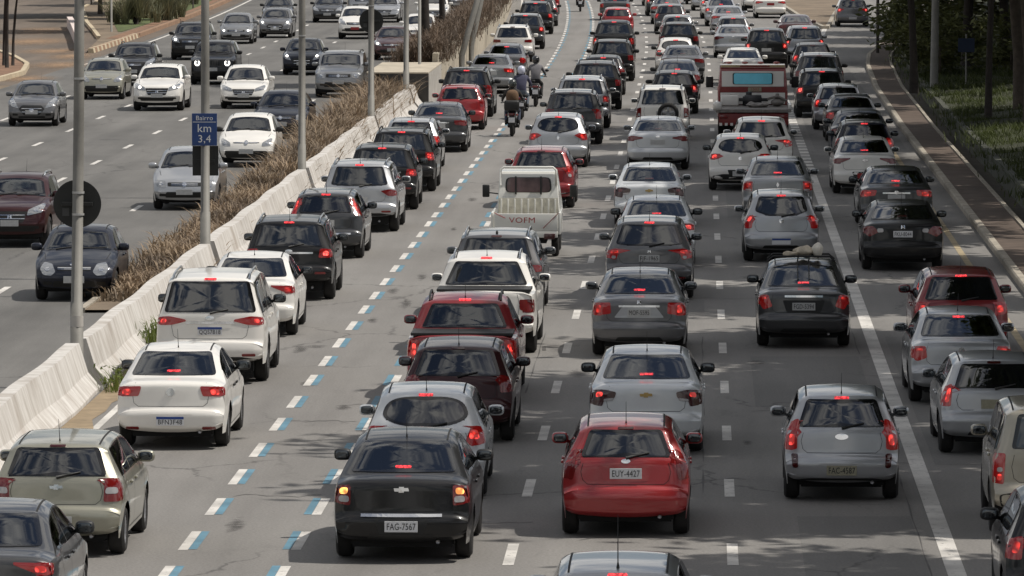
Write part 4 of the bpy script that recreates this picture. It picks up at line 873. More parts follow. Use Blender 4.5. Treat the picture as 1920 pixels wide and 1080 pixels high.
def get_proto(k):
    if k not in protos:
        sp = ST[k]
        P = build_proto(sp)
        if sp.get('spare'):
            x, z = sp['spare']; tm, rm, bk = wheel_meshes(.335, .21)
            i = P.add('spare_wheel', tm, None, None, (x, -.10, z), 0, -math.pi / 2); P.add('rim', rm, 'rim', i)
        if sp.get('foglo'):
            for sg in (1, -1):
                P.add('bumper_lamp', P.sh.patch('rear', mirror_pts(rpoly([P.sh.rv(.80, .47), P.sh.rv(.90, .47), P.sh.rv(.91, .66), P.sh.rv(.79, .66)], .03, .05), sg), off=.008, rings=(1, .5)).mesh('bumper_lamp', LAMPD), lod=55)
        if sp.get('pick'):
            bl = sp['prof'][7][0]; bz = sp['tz']
            wI = .90 * sp['W'] / 2
            P.add('bed_cover', MB().box(-wI, wI, .16, bl - .08, bz - .02, bz + .028, .01).mesh('bed_cover', BLACK, smooth=False))
            if sp.get('handle'): P.add('tailgate_handle', P.sh.patch('rear', rpoly([Vector((-.16, bz - .075)), Vector((.16, bz - .075)), Vector((.20, bz - .02)), Vector((-.20, bz - .02))], .02), off=.012, rings=(1, .5)).mesh('tailgate_handle', BLACK), lod=40)
        protos[k] = P
    return protos[k]
REAR_ONLY = {'taillight', 'brake_lamp', 'reversing_lamp', 'turn_lamp', 'high_brake_lamp', 'plate_recess', 'licence_plate', 'emblem', 'tailgate_gap', 'bumper_valance', 'bumper_reflector', 'chrome_strip', 'wiper', 'exhaust_pipe'}
GL = {'d': G_DARK, 'm': G_MID, 'p': G_PALE}
PM = {'w': PLATEW, 'g': PLATE, 'b': PLATEW, 'r': PLATER, 'y': PLATEY}
def place_car(k, colr, px, py, label, o):
    P = get_proto(k); sp = P.sp; onc = o.get('onc')
    g = ground(px, py); ppm = FPX / (g.y / math.cos(PITCH))
    a = heading(g.y) * -1
    if onc: ax = sp['L'] - sp['ro'] - sp['wb']
    else: ax = sp['ro']
    yf = g.y - ax                       # the face nearer the camera
    X = g.x * (yf / g.y) + (0)
    # the label point is the middle of the near face on the ground
    fwd = Vector((math.sin(-a), math.cos(-a), 0))
    a += math.radians(.55) * math.sin(px * 1.7 + py * 2.3)
    near = Vector((X, yf, 0))
    if onc: root = empty({'suv': 'suv'}.get('', 'car'), near + fwd * sp['L'], a + math.pi)
    else: root = empty('pickup_truck' if sp.get('pick') else ('suv' if sp.get('suv') else 'car'), near, a)
    if onc and sp.get('suv'): root.name = 'suv'
    tag(root, label, 'pickup' if sp.get('pick') else ('SUV' if sp.get('suv') else 'car'), ONC if onc else FWD)
    pm = paint(*PC[o.get('pc', colr)])
    lit = not o.get('off'); hi = o.get('hi', 1) and not (o.get('off') and 'hi' not in o and False)
    see = ppm > 46 and o.get('g', 'd') != 'd'; gmat = GL[o.get('g', 'd')] if see else G_DARK
    rm = {'paint': pm, 'glass': gmat, 'wglass': G_PALE if (see and not onc) else gmat, 'lit': (LIT, LIT2, LIT, LIT3)[(px * 7 + py * 3) % 4] if lit else LAMP, 'lamp': (LAMPG if lit and not sp.get('smoke') and 'lit' in sp else (LAMPD if sp.get('smoke') else LAMP)), 'amber': LITO if o.get('amb') else LAMP, 'hi': LITHI if hi else LAMPD,
          'plate': PM[o.get('pl', 'g')], 'fplate': PM[o.get('pl', 'g')], 'mirror': BLACK if (o.get('mir') == 'k' or colr in ('B', 'DG')) else pm, 'silver': SILV, 'emb': GOLD if k == 'prisma' else CHROME, 'stripm': CHROME,
          'hlit': HLIT if o.get('hl') else HOFF}
    objs = []
    for i, (name, me, role, par, loc, lod, rz) in enumerate(P.parts):
        objs.append(None)
        if lod > ppm or (name in ('rear_bench', 'front_seat', 'dashboard', 'parcel_shelf') and not see) or (par is not None and objs[par] is None): continue
        if onc and name in REAR_ONLY: continue
        if name == 'roof_rail' and o.get('norail'): continue
        if name == 'antenna' and o.get('ant') == 0: continue
        ob = link(name, me, objs[par] if par is not None else root, loc)
        if rz: ob.rotation_euler = (0, 0, rz)
        if role in rm and me.materials[0] is not rm[role]:
            ob.material_slots[0].link = 'OBJECT'; ob.material_slots[0].material = rm[role]
        objs[i] = ob
    if o.get('tx'):
        pl = objs[P.fr['plate']]
        t = link('plate_number', text_mesh(o['tx'], .118 if o.get('pl') != 'b' else .10, INK), pl, (0, -.0055, -.004 if o.get('pl') != 'b' else -.018)); t.rotation_euler = (math.pi / 2, 0, 0)
        t.scale = (.355 / max(.01, t.dimensions.x or max(v.co.x for v in t.data.vertices) - min(v.co.x for v in t.data.vertices)), 1, 1)
    if o.get('pl') == 'b' and not onc:
        link('plate_band', MB().box(-.203, .203, -.003, .003, -.020, .020).mesh('plate_band', PLATEB, smooth=False), objs[P.fr['plate']], (0, -.0035, .047))
    if o.get('longant'):
        p, _ = P.sh.hit('top', 0, sp['yrt'] + .25, 0)
        link('antenna', MB().tube([(0, 0, 0), (0, 0, .06), (0, -.05, .55)], [.018, .006, .003], 6).mesh('antenna', BLACK), root, p)
    return root
def place_cars():
    rs = {}
    for r in CARS: rs[r[4]] = place_car(*r)
    return rs
# ------------------------------------------------------------------ road, ground, markings
def asphalt(name, lo, hi, dark=.5, lanes=None):
    m, t, b = nodes_of(name); n = t.nodes.new; l = t.links.new
    tcn = n('ShaderNodeTexCoord'); mp = n('ShaderNodeMapping'); mp.inputs['Rotation'].default_value = (0, 0, math.radians(1.75)); l(tcn.outputs['Object'], mp.inputs['Vector'])
    def noise(scale, sc=(1, 1, 1), det=5, rough=.6):
        q = n('ShaderNodeMapping'); q.inputs['Scale'].default_value = sc; l(mp.outputs['Vector'], q.inputs['Vector'])
        x = n('ShaderNodeTexNoise'); x.inputs['Scale'].default_value = scale; x.inputs['Detail'].default_value = det; x.inputs['Roughness'].default_value = rough; l(q.outputs['Vector'], x.inputs['Vector']); return x
    base = noise(.35, (1, .35, 1)); wear = noise(1.0, (.9, .035, 1), 4); grain = noise(26, (1, .6, 1), 4, .75); blot = noise(.9, (1, .25, 1), 6, .7)
    r = n('ShaderNodeValToRGB'); r.color_ramp.elements[0].position = .36; r.color_ramp.elements[1].position = .64
    r.color_ramp.elements[0].color = (*lo, 1); r.color_ramp.elements[1].color = (*hi, 1)
    a1 = n('ShaderNodeMath'); a1.operation = 'MULTIPLY_ADD'; a1.inputs[1].default_value = .5; l(base.outputs['Fac'], a1.inputs[0])
    a2 = n('ShaderNodeMath'); a2.operation = 'MULTIPLY'; a2.inputs[1].default_value = .5; l(wear.outputs['Fac'], a2.inputs[0]); l(a2.outputs[0], a1.inputs[2]); l(a1.outputs[0], r.inputs['Fac'])
    g = n('ShaderNodeMapRange'); g.inputs['From Min'].default_value = .25; g.inputs['From Max'].default_value = .75; g.inputs['To Min'].default_value = .72; g.inputs['To Max'].default_value = 1.26; l(grain.outputs['Fac'], g.inputs['Value'])
    mu = n('ShaderNodeMix'); mu.data_type = 'RGBA'; mu.blend_type = 'MULTIPLY'; mu.inputs['Factor'].default_value = 1; l(r.outputs['Color'], mu.inputs['A']); l(g.outputs['Result'], mu.inputs['B'])
    mu_out = mu.outputs['Result']
    if lanes:
        sx = n('ShaderNodeSeparateXYZ'); l(mp.outputs['Vector'], sx.inputs[0])
        wob = n('ShaderNodeMath'); wob.operation = 'MULTIPLY_ADD'; wob.inputs[1].default_value = .5; l(base.outputs['Fac'], wob.inputs[0]); l(sx.outputs['X'], wob.inputs[2])
        mr0 = n('ShaderNodeMapRange'); mr0.inputs['From Min'].default_value = -8 - 2.29 + .25; mr0.inputs['From Max'].default_value = 9 - 2.29 + .25; l(wob.outputs[0], mr0.inputs['Value'])
        lr = n('ShaderNodeValToRGB'); el = lr.color_ramp.elements; stops = {0: 1.0, 1: 1.0}
        for q in lanes:
            for d_, v_ in ((-1.2, .97), (-.72, 1.07), (-.02, .80), (.72, 1.07), (1.2, .97)): stops[(q + d_ + 8) / 17] = v_
        el[0].color = (1, 1, 1, 1); el[1].color = (1, 1, 1, 1)
        for p_, v_ in sorted(stops.items()):
            if 0 < p_ < 1: e_ = el.new(p_); e_.color = (v_, v_, v_, 1)
        lm_ = n('ShaderNodeMix'); lm_.data_type = 'RGBA'; lm_.blend_type = 'MULTIPLY'; lm_.inputs['Factor'].default_value = 1; l(mu.outputs['Result'], lm_.inputs['A']); l(lr.outputs['Color'], lm_.inputs['B']); mu_out = lm_.outputs['Result']
    # oil blotches
    br = n('ShaderNodeMapRange'); br.inputs['From Min'].default_value = .60; br.inputs['From Max'].default_value = .78; br.inputs['To Max'].default_value = dark; l(blot.outputs['Fac'], br.inputs['Value'])
    m2 = n('ShaderNodeMix'); m2.data_type = 'RGBA'; m2.inputs['B'].default_value = (.045, .043, .041, 1); l(br.outputs['Result'], m2.inputs['Factor']); l(mu_out, m2.inputs['A'])
    # cracks
    cv = n('ShaderNodeMapping'); cv.inputs['Scale'].default_value = (.42, .16, 1); l(mp.outputs['Vector'], cv.inputs['Vector'])
    dn = noise(1.4, (1, 1, 1), 4); dm = n('ShaderNodeMix'); dm.data_type = 'VECTOR'; dm.inputs['Factor'].default_value = .22; l(cv.outputs['Vector'], dm.inputs[4]); l(dn.outputs['Color'], dm.inputs[5])
    vo = n('ShaderNodeTexVoronoi'); vo.feature = 'DISTANCE_TO_EDGE'; vo.inputs['Scale'].default_value = 1.0; l(dm.outputs[1], vo.inputs['Vector'])
    c1 = n('ShaderNodeMapRange'); c1.inputs['From Min'].default_value = .004; c1.inputs['From Max'].default_value = .012; c1.inputs['To Min'].default_value = .55; c1.inputs['To Max'].default_value = 0; l(vo.outputs['Distance'], c1.inputs['Value'])
    ms = noise(.22, (1, .5, 1), 2); mr = n('ShaderNodeMapRange'); mr.inputs['From Min'].default_value = .5; mr.inputs['From Max'].default_value = .6; l(ms.outputs['Fac'], mr.inputs['Value'])
    mm = n('ShaderNodeMath'); mm.operation = 'MULTIPLY'; l(c1.outputs['Result'], mm.inputs[0]); l(mr.outputs['Result'], mm.inputs[1])
    m3 = n('ShaderNodeMix'); m3.data_type = 'RGBA'; m3.inputs['B'].default_value = (.03, .028, .026, 1); l(mm.outputs[0], m3.inputs['Factor']); l(m2.outputs['Result'], m3.inputs['A'])
    l(m3.outputs['Result'], b.inputs['Base Color']); b.inputs['Roughness'].default_value = .82
    bp = n('ShaderNodeBump'); bp.inputs['Strength'].default_value = .25; bp.inputs['Distance'].default_value = .01; l(grain.outputs['Fac'], bp.inputs['Height']); l(bp.outputs['Normal'], b.inputs['Normal'])
    return m
def worn_paint(name, col, keep=.57):
    m, t, b = nodes_of(name); n = t.nodes.new; l = t.links.new
    tcn = n('ShaderNodeTexCoord'); x = n('ShaderNodeTexNoise'); x.inputs['Scale'].default_value = 7; x.inputs['Detail'].default_value = 7; x.inputs['Roughness'].default_value = .75; l(tcn.outputs['Object'], x.inputs['Vector'])
    r = n('ShaderNodeMapRange'); r.inputs['From Min'].default_value = keep; r.inputs['From Max'].default_value = keep + .08; l(x.outputs['Fac'], r.inputs['Value'])
    y = n('ShaderNodeTexNoise'); y.inputs['Scale'].default_value = 1.3; l(tcn.outputs['Object'], y.inputs['Vector'])
    rc = n('ShaderNodeValToRGB'); rc.color_ramp.elements[0].color = (*[q * .72 for q in col], 1); rc.color_ramp.elements[1].color = (*col, 1); rc.color_ramp.elements[0].position = .35; rc.color_ramp.elements[1].position = .6; l(y.outputs['Fac'], rc.inputs['Fac'])
    mx_ = n('ShaderNodeMix'); mx_.data_type = 'RGBA'; mx_.inputs['B'].default_value = (.15, .14, .13, 1); l(r.outputs['Result'], mx_.inputs['Factor']); l(rc.outputs['Color'], mx_.inputs['A'])
    l(mx_.outputs['Result'], b.inputs['Base Color']); b.inputs['Roughness'].default_value = .7
    return m
ASPH = asphalt('asphalt', (.140, .1325, .1235), (.210, .200, .187), .5, (-5.6, -1.4, 1.35, 4.1, 6.9))
ASPH2 = asphalt('asphalt_patch', (.118, .113, .106), (.18, .173, .163), .3)
RAMPA = asphalt('dusty_asphalt', (.088, .070, .054), (.155, .122, .094), .3)
LINEW = worn_paint('line_paint_white', (.62, .595, .555)); LINEB = worn_paint('line_paint_blue', (.105, .235, .315), .57)
LINEY = worn_paint('line_paint_ochre', (.42, .34, .21), .56)
SOIL = mat('red_soil', (.20, .115, .07), .95, var=.35, vscale=.6, bump=.4)
EARTH = mat('dry_earth', (.17, .13, .09), .95, var=.35, vscale=.5, bump=.4)
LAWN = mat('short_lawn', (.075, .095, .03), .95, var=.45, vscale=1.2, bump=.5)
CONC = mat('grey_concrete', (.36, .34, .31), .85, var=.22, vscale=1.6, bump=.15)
KERBM = mat('kerb_concrete', (.33, .295, .24), .85, var=.3, vscale=2.2, bump=.2)
PAVE = mat('red_brown_paving', (.095, .070, .054), .9, var=.35, vscale=1.1, bump=.2)
EARTHD = mat('dark_leaf_litter', (.05, .042, .03), .95, var=.5, vscale=3, bump=.5)
WALLM = mat('mossy_wall', (.065, .068, .052), .9, var=.4, vscale=1.0, bump=.25)
def barrier_mat():
    m, t, b = nodes_of('whitewashed_concrete'); n = t.nodes.new; l = t.links.new
    tcn = n('ShaderNodeTexCoord'); q = n('ShaderNodeMapping'); q.inputs['Scale'].default_value = (1, 2.2, .25); l(tcn.outputs['Object'], q.inputs['Vector'])
    x = n('ShaderNodeTexNoise'); x.inputs['Scale'].default_value = 1.8; x.inputs['Detail'].default_value = 8; x.inputs['Roughness'].default_value = .72; l(q.outputs['Vector'], x.inputs['Vector'])
    r = n('ShaderNodeValToRGB'); r.color_ramp.elements[0].position = .36; r.color_ramp.elements[1].position = .60
    r.color_ramp.elements[0].color = (.38, .35, .315, 1); r.color_ramp.elements[1].color = (.58, .56, .53, 1); l(x.outputs['Fac'], r.inputs['Fac'])
    y = n('ShaderNodeTexNoise'); y.inputs['Scale'].default_value = .9; y.inputs['Detail'].default_value = 5; l(tcn.outputs['Object'], y.inputs['Vector'])
    r2 = n('ShaderNodeMapRange'); r2.inputs['From Min'].default_value = .56; r2.inputs['From Max'].default_value = .75; r2.inputs['To Max'].default_value = .5; l(y.outputs['Fac'], r2.inputs['Value'])
    mx_ = n('ShaderNodeMix'); mx_.data_type = 'RGBA'; mx_.inputs['B'].default_value = (.24, .19, .145, 1); l(r2.outputs['Result'], mx_.inputs['Factor']); l(r.outputs['Color'], mx_.inputs['A'])
    l(mx_.outputs['Result'], b.inputs['Base Color']); b.inputs['Roughness'].default_value = .85
    bp = n('ShaderNodeBump'); bp.inputs['Strength'].default_value = .2; l(x.outputs['Fac'], bp.inputs['Height']); l(bp.outputs['Normal'], b.inputs['Normal'])
    return m
BARR = barrier_mat()
def struct(name, me, parent=None):
    o = link(name, me, parent)
    if not parent: tag(o, kind='structure')
    return o
def kerb_off(Y): return float(np.interp(Y, (40, 200, 235, 262, 276, 296, 320, 350, 460), (8.85, 8.85, 9.0, 9.4, 9.9, 11.2, 13.0, 16.0, 26)))

gm = bpy.data.meshes.new('ground'); gm.from_pydata([(-700, -100, -.30), (700, -100, -.30), (700, 2500, -.30), (-700, 2500, -.30)], [], [(0, 1, 2, 3)]); gm.materials.append(EARTH)
struct('ground', gm)
road = struct('road', ribbon_mesh('road', -24.6, lambda Y: kerb_off(Y) + .05, 20, 470, 0, ASPH, 4, 8))
struct('oncoming_road', ribbon_mesh('oncoming_road', -24.6, -8.5, 20, 470, .002, asphalt('oncoming_asphalt', (.082, .079, .0735), (.155, .149, .139), .4), 4, 4))
struct('slip_road', ribbon_mesh('slip_road', lambda Y: -24.6, lambda Y: -46, 240, 470, -.004, RAMPA, 4, 4))
struct('left_verge', ribbon_mesh('left_verge', -46, -24.6, 20, 240, -.01, EARTH, 6, 3))
# dashes
def dash(name, o0, o1, Y0, Y1, m, z=.004):
    vs = [R(o0, Y0, z), R(o1, Y0, z), R(o1, Y1, z), R(o0, Y1, z)]
    return struct(name, MB().add(vs, [(0, 1, 2, 3)]).mesh(name, m, False), road)
k = 0
Y = 66.0
while Y < 388:
    j = random.uniform(-.12, .12)
    dash('white_dash', -4.28, -4.155, Y - 1.08 + j, Y + 1.08 + j, LINEW)
    dash('blue_dash', -4.15, -4.045, Y - 1.0 + j, Y + 1.08 + j, LINEB)
    dash('white_dash', -2.855, -2.73, Y - 1.05 + j, Y + 1.05 + j, LINEW)
    dash('blue_dash', -2.965, -2.86, Y - 1.0 + j, Y + 1.1 + j, LINEB)
    Y += 4.06
Y = 68.3
while Y < 388:
    dash('white_dash', -.13, .01, Y - 1.2, Y + 1.2, LINEW); dash('white_dash', 2.65, 2.79, Y - 1.2, Y + 1.2, LINEW); Y += 8.22
for off, ph in ((-11.85, 124), (-15.2, 117.8), (-18.15, 119.4), (-21.25, 118)):
    Y = ph
    while Y < 385:
        dash('white_dash', off - .07, off + .07, Y - 1.3, Y + 1.3, LINEW, .006); Y += 10.0
struct('solid_line', ribbon_mesh('solid_line', 5.33, 5.56, 40, 171, .004, LINEW, 4), road)
Y = 171.6
while Y < 330:
    dash('line_block', 5.31, 5.58, Y, Y + 1.35, LINEW); Y += 1.95
struct('edge_line', ribbon_mesh('edge_line', -7.02, -6.90, 40, 400, .004, LINEW, 4), road)
struct('edge_line', ribbon_mesh('edge_line', 8.06, 8.20, 40, 205, .004, LINEY, 4), road)
struct('edge_line', ribbon_mesh('edge_line', -24.3, -24.15, 262, 420, .006, LINEW, 4), road)
struct('edge_line', ribbon_mesh('edge_line', -9.55, -9.43, 224, 400, .004, LINEW, 4), road)
struct('exit_line', ribbon_mesh('exit_line', lambda Y: np.interp(Y, (288, 330), (7.7, 9.6)), lambda Y: np.interp(Y, (288, 330), (7.95, 9.85)), 288, 330, .004, LINEW, 3), road)
# repaired rectangles and worn spots
for (a, b_, y0, y1, mm_) in ((3.2, 5.1, 97.5, 107.5, ASPH2), (3.6, 5.1, 72, 81, ASPH2), (.3, 2.4, 118, 121.5, ASPH2), (3.0, 5.2, 150, 166, ASPH2), (5.7, 8.0, 88, 112, ASPH2), (.2, 2.5, 175, 190, ASPH2), (3.0, 5.1, 196, 220, ASPH2), (5.8, 8.6, 186, 260, ASPH2)):
    struct('asphalt_repair', ribbon_mesh('asphalt_repair', lambda Y, a=a: a, lambda Y, b_=b_: b_, y0, y1, .0025, mm_, 3), road)
def tar_mat(name='tar_smear', col=(.085, .08, .075), top=.75):
    m, t, b = nodes_of(name); n = t.nodes.new; l = t.links.new
    b.inputs['Base Color'].default_value = (*col, 1); b.inputs['Roughness'].default_value = .85
    tcn = n('ShaderNodeTexCoord'); mp = n('ShaderNodeMapping'); mp.inputs['Location'].default_value = (-.5, -.5, 0); l(tcn.outputs['Generated'], mp.inputs['Vector'])
    sx = n('ShaderNodeSeparateXYZ'); l(mp.outputs['Vector'], sx.inputs[0]); cx = n('ShaderNodeCombineXYZ'); l(sx.outputs['X'], cx.inputs['X']); l(sx.outputs['Y'], cx.inputs['Y'])
    ln = n('ShaderNodeVectorMath'); ln.operation = 'LENGTH'; l(cx.outputs[0], ln.inputs[0])
    x = n('ShaderNodeTexNoise'); x.inputs['Scale'].default_value = 5; x.inputs['Detail'].default_value = 6; l(tcn.outputs['Object'], x.inputs['Vector'])
    ad = n('ShaderNodeMath'); ad.operation = 'ADD'; l(ln.outputs['Value'], ad.inputs[0]); l(x.outputs['Fac'], ad.inputs[1])
    r = n('ShaderNodeMapRange'); r.inputs['From Min'].default_value = .45; r.inputs['From Max'].default_value = .9; r.inputs['To Min'].default_value = top; r.inputs['To Max'].default_value = 0; l(ad.outputs[0], r.inputs['Value']); l(r.outputs['Result'], b.inputs['Alpha'])
    return m
TAR = tar_mat()
rs_ = random.Random(5)
for (px, py) in ((560, 655), (595, 650), (760, 570), (640, 765), (735, 545), (700, 600), (1085, 700), (790, 520), (850, 430), (885, 375), (440, 985), (612, 680), (1290, 560), (1420, 680), (1400, 830), (575, 720)):
    g_ = ground(px, py); L_, W_ = rs_.uniform(.5, 1.8), rs_.uniform(.10, .22); n_ = 12
    vs = [(g_.x, g_.y, .003)] + [(g_.x + W_ * math.cos(a) * rs_.uniform(.5, 1.3) + .03 * L_ * math.sin(a), g_.y + L_ * math.sin(a) * rs_.uniform(.6, 1.2), .003) for a in [2 * math.pi * q / n_ for q in range(n_)]]
    struct('tar_smear', MB().add(vs, [(0, 1 + q, 1 + (q + 1) % n_) for q in range(n_)]).mesh('tar_smear', TAR, False), road)

SEAM = mat('seam_sealer', (.085, .081, .076), .8, var=.4, vscale=.8)
for (o_, y0, y1) in ((2.35, 84, 112), (.9, 124, 170), (5.12, 72, 100), (5.12, 108, 131), (-.55, 100, 113)):
    struct('road_seam', ribbon_mesh('road_seam', lambda Y, o_=o_: o_ + .008 * math.sin(Y * 1.3), lambda Y, o_=o_: o_ + .016 + .010 * math.sin(Y * 1.7), y0, y1, .0032, SEAM, .7), road)
for (px, py, w_) in ((1110, 640, 1.1), (1400, 560, 2.2), (1500, 770, 1.6), (520, 930, 1.2), (1300, 900, 1.5), (700, 760, 1.0), (620, 790, .8), (1180, 1010, 1.3), (900, 980, 1.4), (1640, 870, 1.2)):
    g_ = ground(px, py); vs = []
    for q in range(9):
        x = g_.x + w_ * (q / 8 - .5); y = g_.y + .10 * math.sin(q * 2.1 + px) + .12 * math.sin(q * .9 + py)
        vs += [(x, y, .0034), (x, y + .05 + .03 * math.sin(q * 3 + px), .0034)]
    struct('road_crack', MB().add(vs, [(2 * q, 2 * q + 2, 2 * q + 3, 2 * q + 1) for q in range(8)]).mesh('road_crack', SEAM, False), road)
g_ = ground(1035, 650)
struct('saw_cut', MB().add([(g_.x + a, g_.y + b, .0036) for a, b in ((-.18, 0), (.5, .1), (.5, .17), (-.11, .07), (-.11, -.9), (-.18, -.9))], [(0, 1, 2, 3), (0, 3, 4, 5)]).mesh('saw_cut', SEAM, False), road)

# ------------------------------------------------------------------ right-hand kerb, pavement, wall and bank
struct('kerb', extrude_mesh('kerb', [(0, -.1), (0, .12), (.03, .15), (.17, .15), (.17, -.1)], 40, 460, KERBM, 4, kerb_off))
struct('pavement', ribbon_mesh('pavement', lambda Y: kerb_off(Y) + .17, lambda Y: kerb_off(Y) + 1.02, 40, 460, .13, PAVE, 4))
struct('pavement_edge', extrude_mesh('pavement_edge', [(1.02, -.1), (1.02, .17), (1.12, .17), (1.12, -.1)], 40, 460, KERBM, 4, kerb_off))
lw = struct('low_wall', extrude_mesh('low_wall', [(1.5, -.2), (1.5, .62), (1.68, .62), (1.68, -.2)], 40, 300, WALLM, 4, kerb_off))
lw['kind'] = 'thing'; tag(lw, 'low mossy retaining wall along the shaded pavement at right', 'wall')
struct('gutter_strip', ribbon_mesh('gutter_strip', lambda Y: kerb_off(Y) + 1.12, lambda Y: kerb_off(Y) + 1.5, 40, 460, .10, EARTHD, 4))
def bank_z(o, Y, f): return .55 + 4.6 * f ** 1.2 + .25 * math.sin(Y * .31 + f * 5) * f + .12 * math.sin(Y * .9 + f * 11)
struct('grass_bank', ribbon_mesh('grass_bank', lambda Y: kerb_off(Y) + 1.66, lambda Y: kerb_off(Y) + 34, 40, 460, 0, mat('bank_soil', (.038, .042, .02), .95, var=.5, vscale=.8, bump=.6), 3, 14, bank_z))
# gore island between avenue and exit
struct('gore_island', ribbon_mesh('gore_island', lambda Y: np.interp(Y, (322, 345, 460), (9.2, 8.9, 8.9)), lambda Y: np.interp(Y, (322, 345, 460), (9.4, 10.6, 17.5)), 322, 460, .14, EARTH, 4, 2))
struct('gore_kerb', extrude_mesh('gore_kerb', [(0, -.1), (0, .16), (.2, .16), (.2, -.1)], 322, 460, KERBM, 4, lambda Y: np.interp(Y, (322, 345, 460), (9.2, 8.75, 8.75))))
struct('gore_kerb', extrude_mesh('gore_kerb', [(0, -.1), (0, .16), (.2, .16), (.2, -.1)], 322, 460, KERBM, 4, lambda Y: np.interp(Y, (322, 345, 460), (9.4, 10.6, 17.5))))

# ------------------------------------------------------------------ central barrier, median
NJ = [(-.62, -.05), (-.62, .06), (-.42, .30), (-.27, .78), (-.05, .78), (.10, .30), (.30, .06), (.30, -.05)]   # around the axis offset -7.82
POLES = [101.0, 127.4, 158.5, 192.0, 215.0]
segs = []
edges = [44.0] + POLES
lab = ['nearest whitewashed concrete barrier ending at the pole with round sign', 'whitewashed concrete barrier from the round-sign pole to the kilometre-sign pole', 'whitewashed concrete barrier between second and third poles', 'whitewashed concrete barrier between third and fourth poles', 'whitewashed concrete barrier between fourth and fifth poles']
for i in range(5):
    y0 = edges[i] + (.55 if i else 0); y1 = edges[i + 1] - .45
    o = struct('concrete_barrier', extrude_mesh('concrete_barrier', NJ, y0, y1, BARR, 1.2, lambda Y: -7.82 + .03 * math.sin(Y * .8)))
    o['kind'] = 'thing'; tag(o, lab[i], 'barrier', 'concrete barriers of the median')
o = struct('concrete_barrier', extrude_mesh('concrete_barrier', NJ, 215.8, 219.0, BARR, 1.2, lambda Y: -7.82)); o['kind'] = 'thing'; tag(o, 'short end piece of whitewashed barrier against the dark culvert wall', 'barrier', 'concrete barriers of the median')
struct('median_soil', ribbon_mesh('median_soil', -9.55, -8.1, 118, 219, .06, EARTH, 4, 1))
struct('median_kerb', extrude_mesh('median_kerb', [(-9.68, -.1), (-9.68, .10), (-9.55, .10), (-9.55, -.1)], 118, 219, KERBM, 4))
struct('gutter_sand', ribbon_mesh('gutter_sand', -7.5, lambda Y: -7.06 + .08 * math.sin(Y * .7) + .05 * math.sin(Y * 1.9), 40, 219, .006, mat('gutter_sand', (.25, .19, .12), .95, var=.3, vscale=2), 1.5))
# culvert block and raised planter beyond it
DKC = mat('shade_toned_concrete', (.055, .054, .052), .9, var=.4, vscale=.9, bump=.2)  # end wall's shade put into the colour, far darker than the side walls
TANC = mat('tan_concrete', (.42, .37, .29), .88, var=.25, vscale=1.2, bump=.15)
cw = empty('culvert_block', R(-8.1, 224), -heading(224)); tag(cw, 'low concrete block with a dark end wall where the dry grass strip stops', 'culvert')
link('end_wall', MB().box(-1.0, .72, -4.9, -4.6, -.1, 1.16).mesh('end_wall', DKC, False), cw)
link('top_slab', MB().box(-1.5, .72, -4.91, 6.2, 1.163, 1.22, .01).mesh('top_slab', TANC, False), cw)
link('side_wall', MB().box(.42, .72, -4.6, 6.2, -.1, 1.16).mesh('side_wall', CONC, False), cw)
link('side_wall', MB().box(-1.45, -1.15, -4.6, 6.2, -.1, 1.16).mesh('side_wall', CONC, False), cw)
o = struct('median_wall', extrude_mesh('median_wall', [(-7.62, -.1), (-7.55, .95), (-7.5, 1.55), (-7.72, 1.55), (-7.8, -.1)], 230.3, 440, TANC, 4)); o['kind'] = 'thing'; tag(o, 'long tan concrete wall of the raised median beside the left lane', 'wall')
o = struct('median_wall', extrude_mesh('median_wall', [(-9.25, -.1), (-9.2, .45), (-9.0, .45), (-8.95, -.1)], 230.3, 440, KERBM, 4)); o['kind'] = 'thing'; tag(o, 'low pale edging of the raised median beside the oncoming cars', 'wall')
struct('planter_soil', ribbon_mesh('planter_soil', -9.0, -7.72, 230.3, 440, 0, EARTH, 4, 3, lambda o_, Y, f: .42 + .9 * f))

# ------------------------------------------------------------------ left island and planter
struct('island', ribbon_mesh('island', lambda Y: np.interp(Y, (281, 303, 332, 365, 385, 460), (-25.7, -27.0, -30.1, -33, -33.4, -36)), -25.65, 281, 460, .12, EARTH, 3, 2))
struct('island_lawn', ribbon_mesh('island_lawn', lambda Y: np.interp(Y, (312, 330, 360, 460), (-26.9, -28.6, -29.6, -31)), lambda Y: np.interp(Y, (312, 360, 460), (-26.7, -26.3, -26.6)), 312, 460, .135, LAWN, 3, 2))
struct('island_path', ribbon_mesh('island_path', -26.5, -25.9, 300, 460, .128, SOIL, 3))
WK = mat('ochre_kerb_paint', (.46, .385, .27), .85, var=.25, vscale=3)
KB = mat('brown_kerb', (.26, .16, .10), .9, var=.3, vscale=2)
sk = tag(empty('striped_kerb', R(-25.6, 281)), 'kerb of alternating ochre and brown blocks at the island nose', 'kerb')
for i in range(26):
    y0 = 281 + i * .98
    me = MB().add([R(o_, y, z) - sk.location for y in (y0, y0 + .93) for (o_, z) in ((-25.62, 0), (-25.35, 0), (-25.4, .22), (-25.62, .22))], [(0, 1, 2, 3), (4, 5, 6, 7), (0, 1, 5, 4), (1, 2, 6, 5), (2, 3, 7, 6), (3, 0, 4, 7)]).mesh('kerb_block', WK if i % 2 == 0 else KB, False)
    link('kerb_block', me, sk)
def off_il(Y): return np.interp(Y, (281, 303, 332, 365, 385, 460), (-25.9, -27.2, -30.3, -33.2, -33.6, -36))
struct('island_kerb', extrude_mesh('island_kerb', [(-.0, -.1), (-.0, .17), (.2, .17), (.2, -.1)], 303, 460, WK, 3, off_il))
struct('island_kerb', extrude_mesh('island_kerb', [(0, -.1), (0, .2), (.25, .2), (.25, -.1)], 306.6, 460, KB, 3, lambda Y: -25.62))
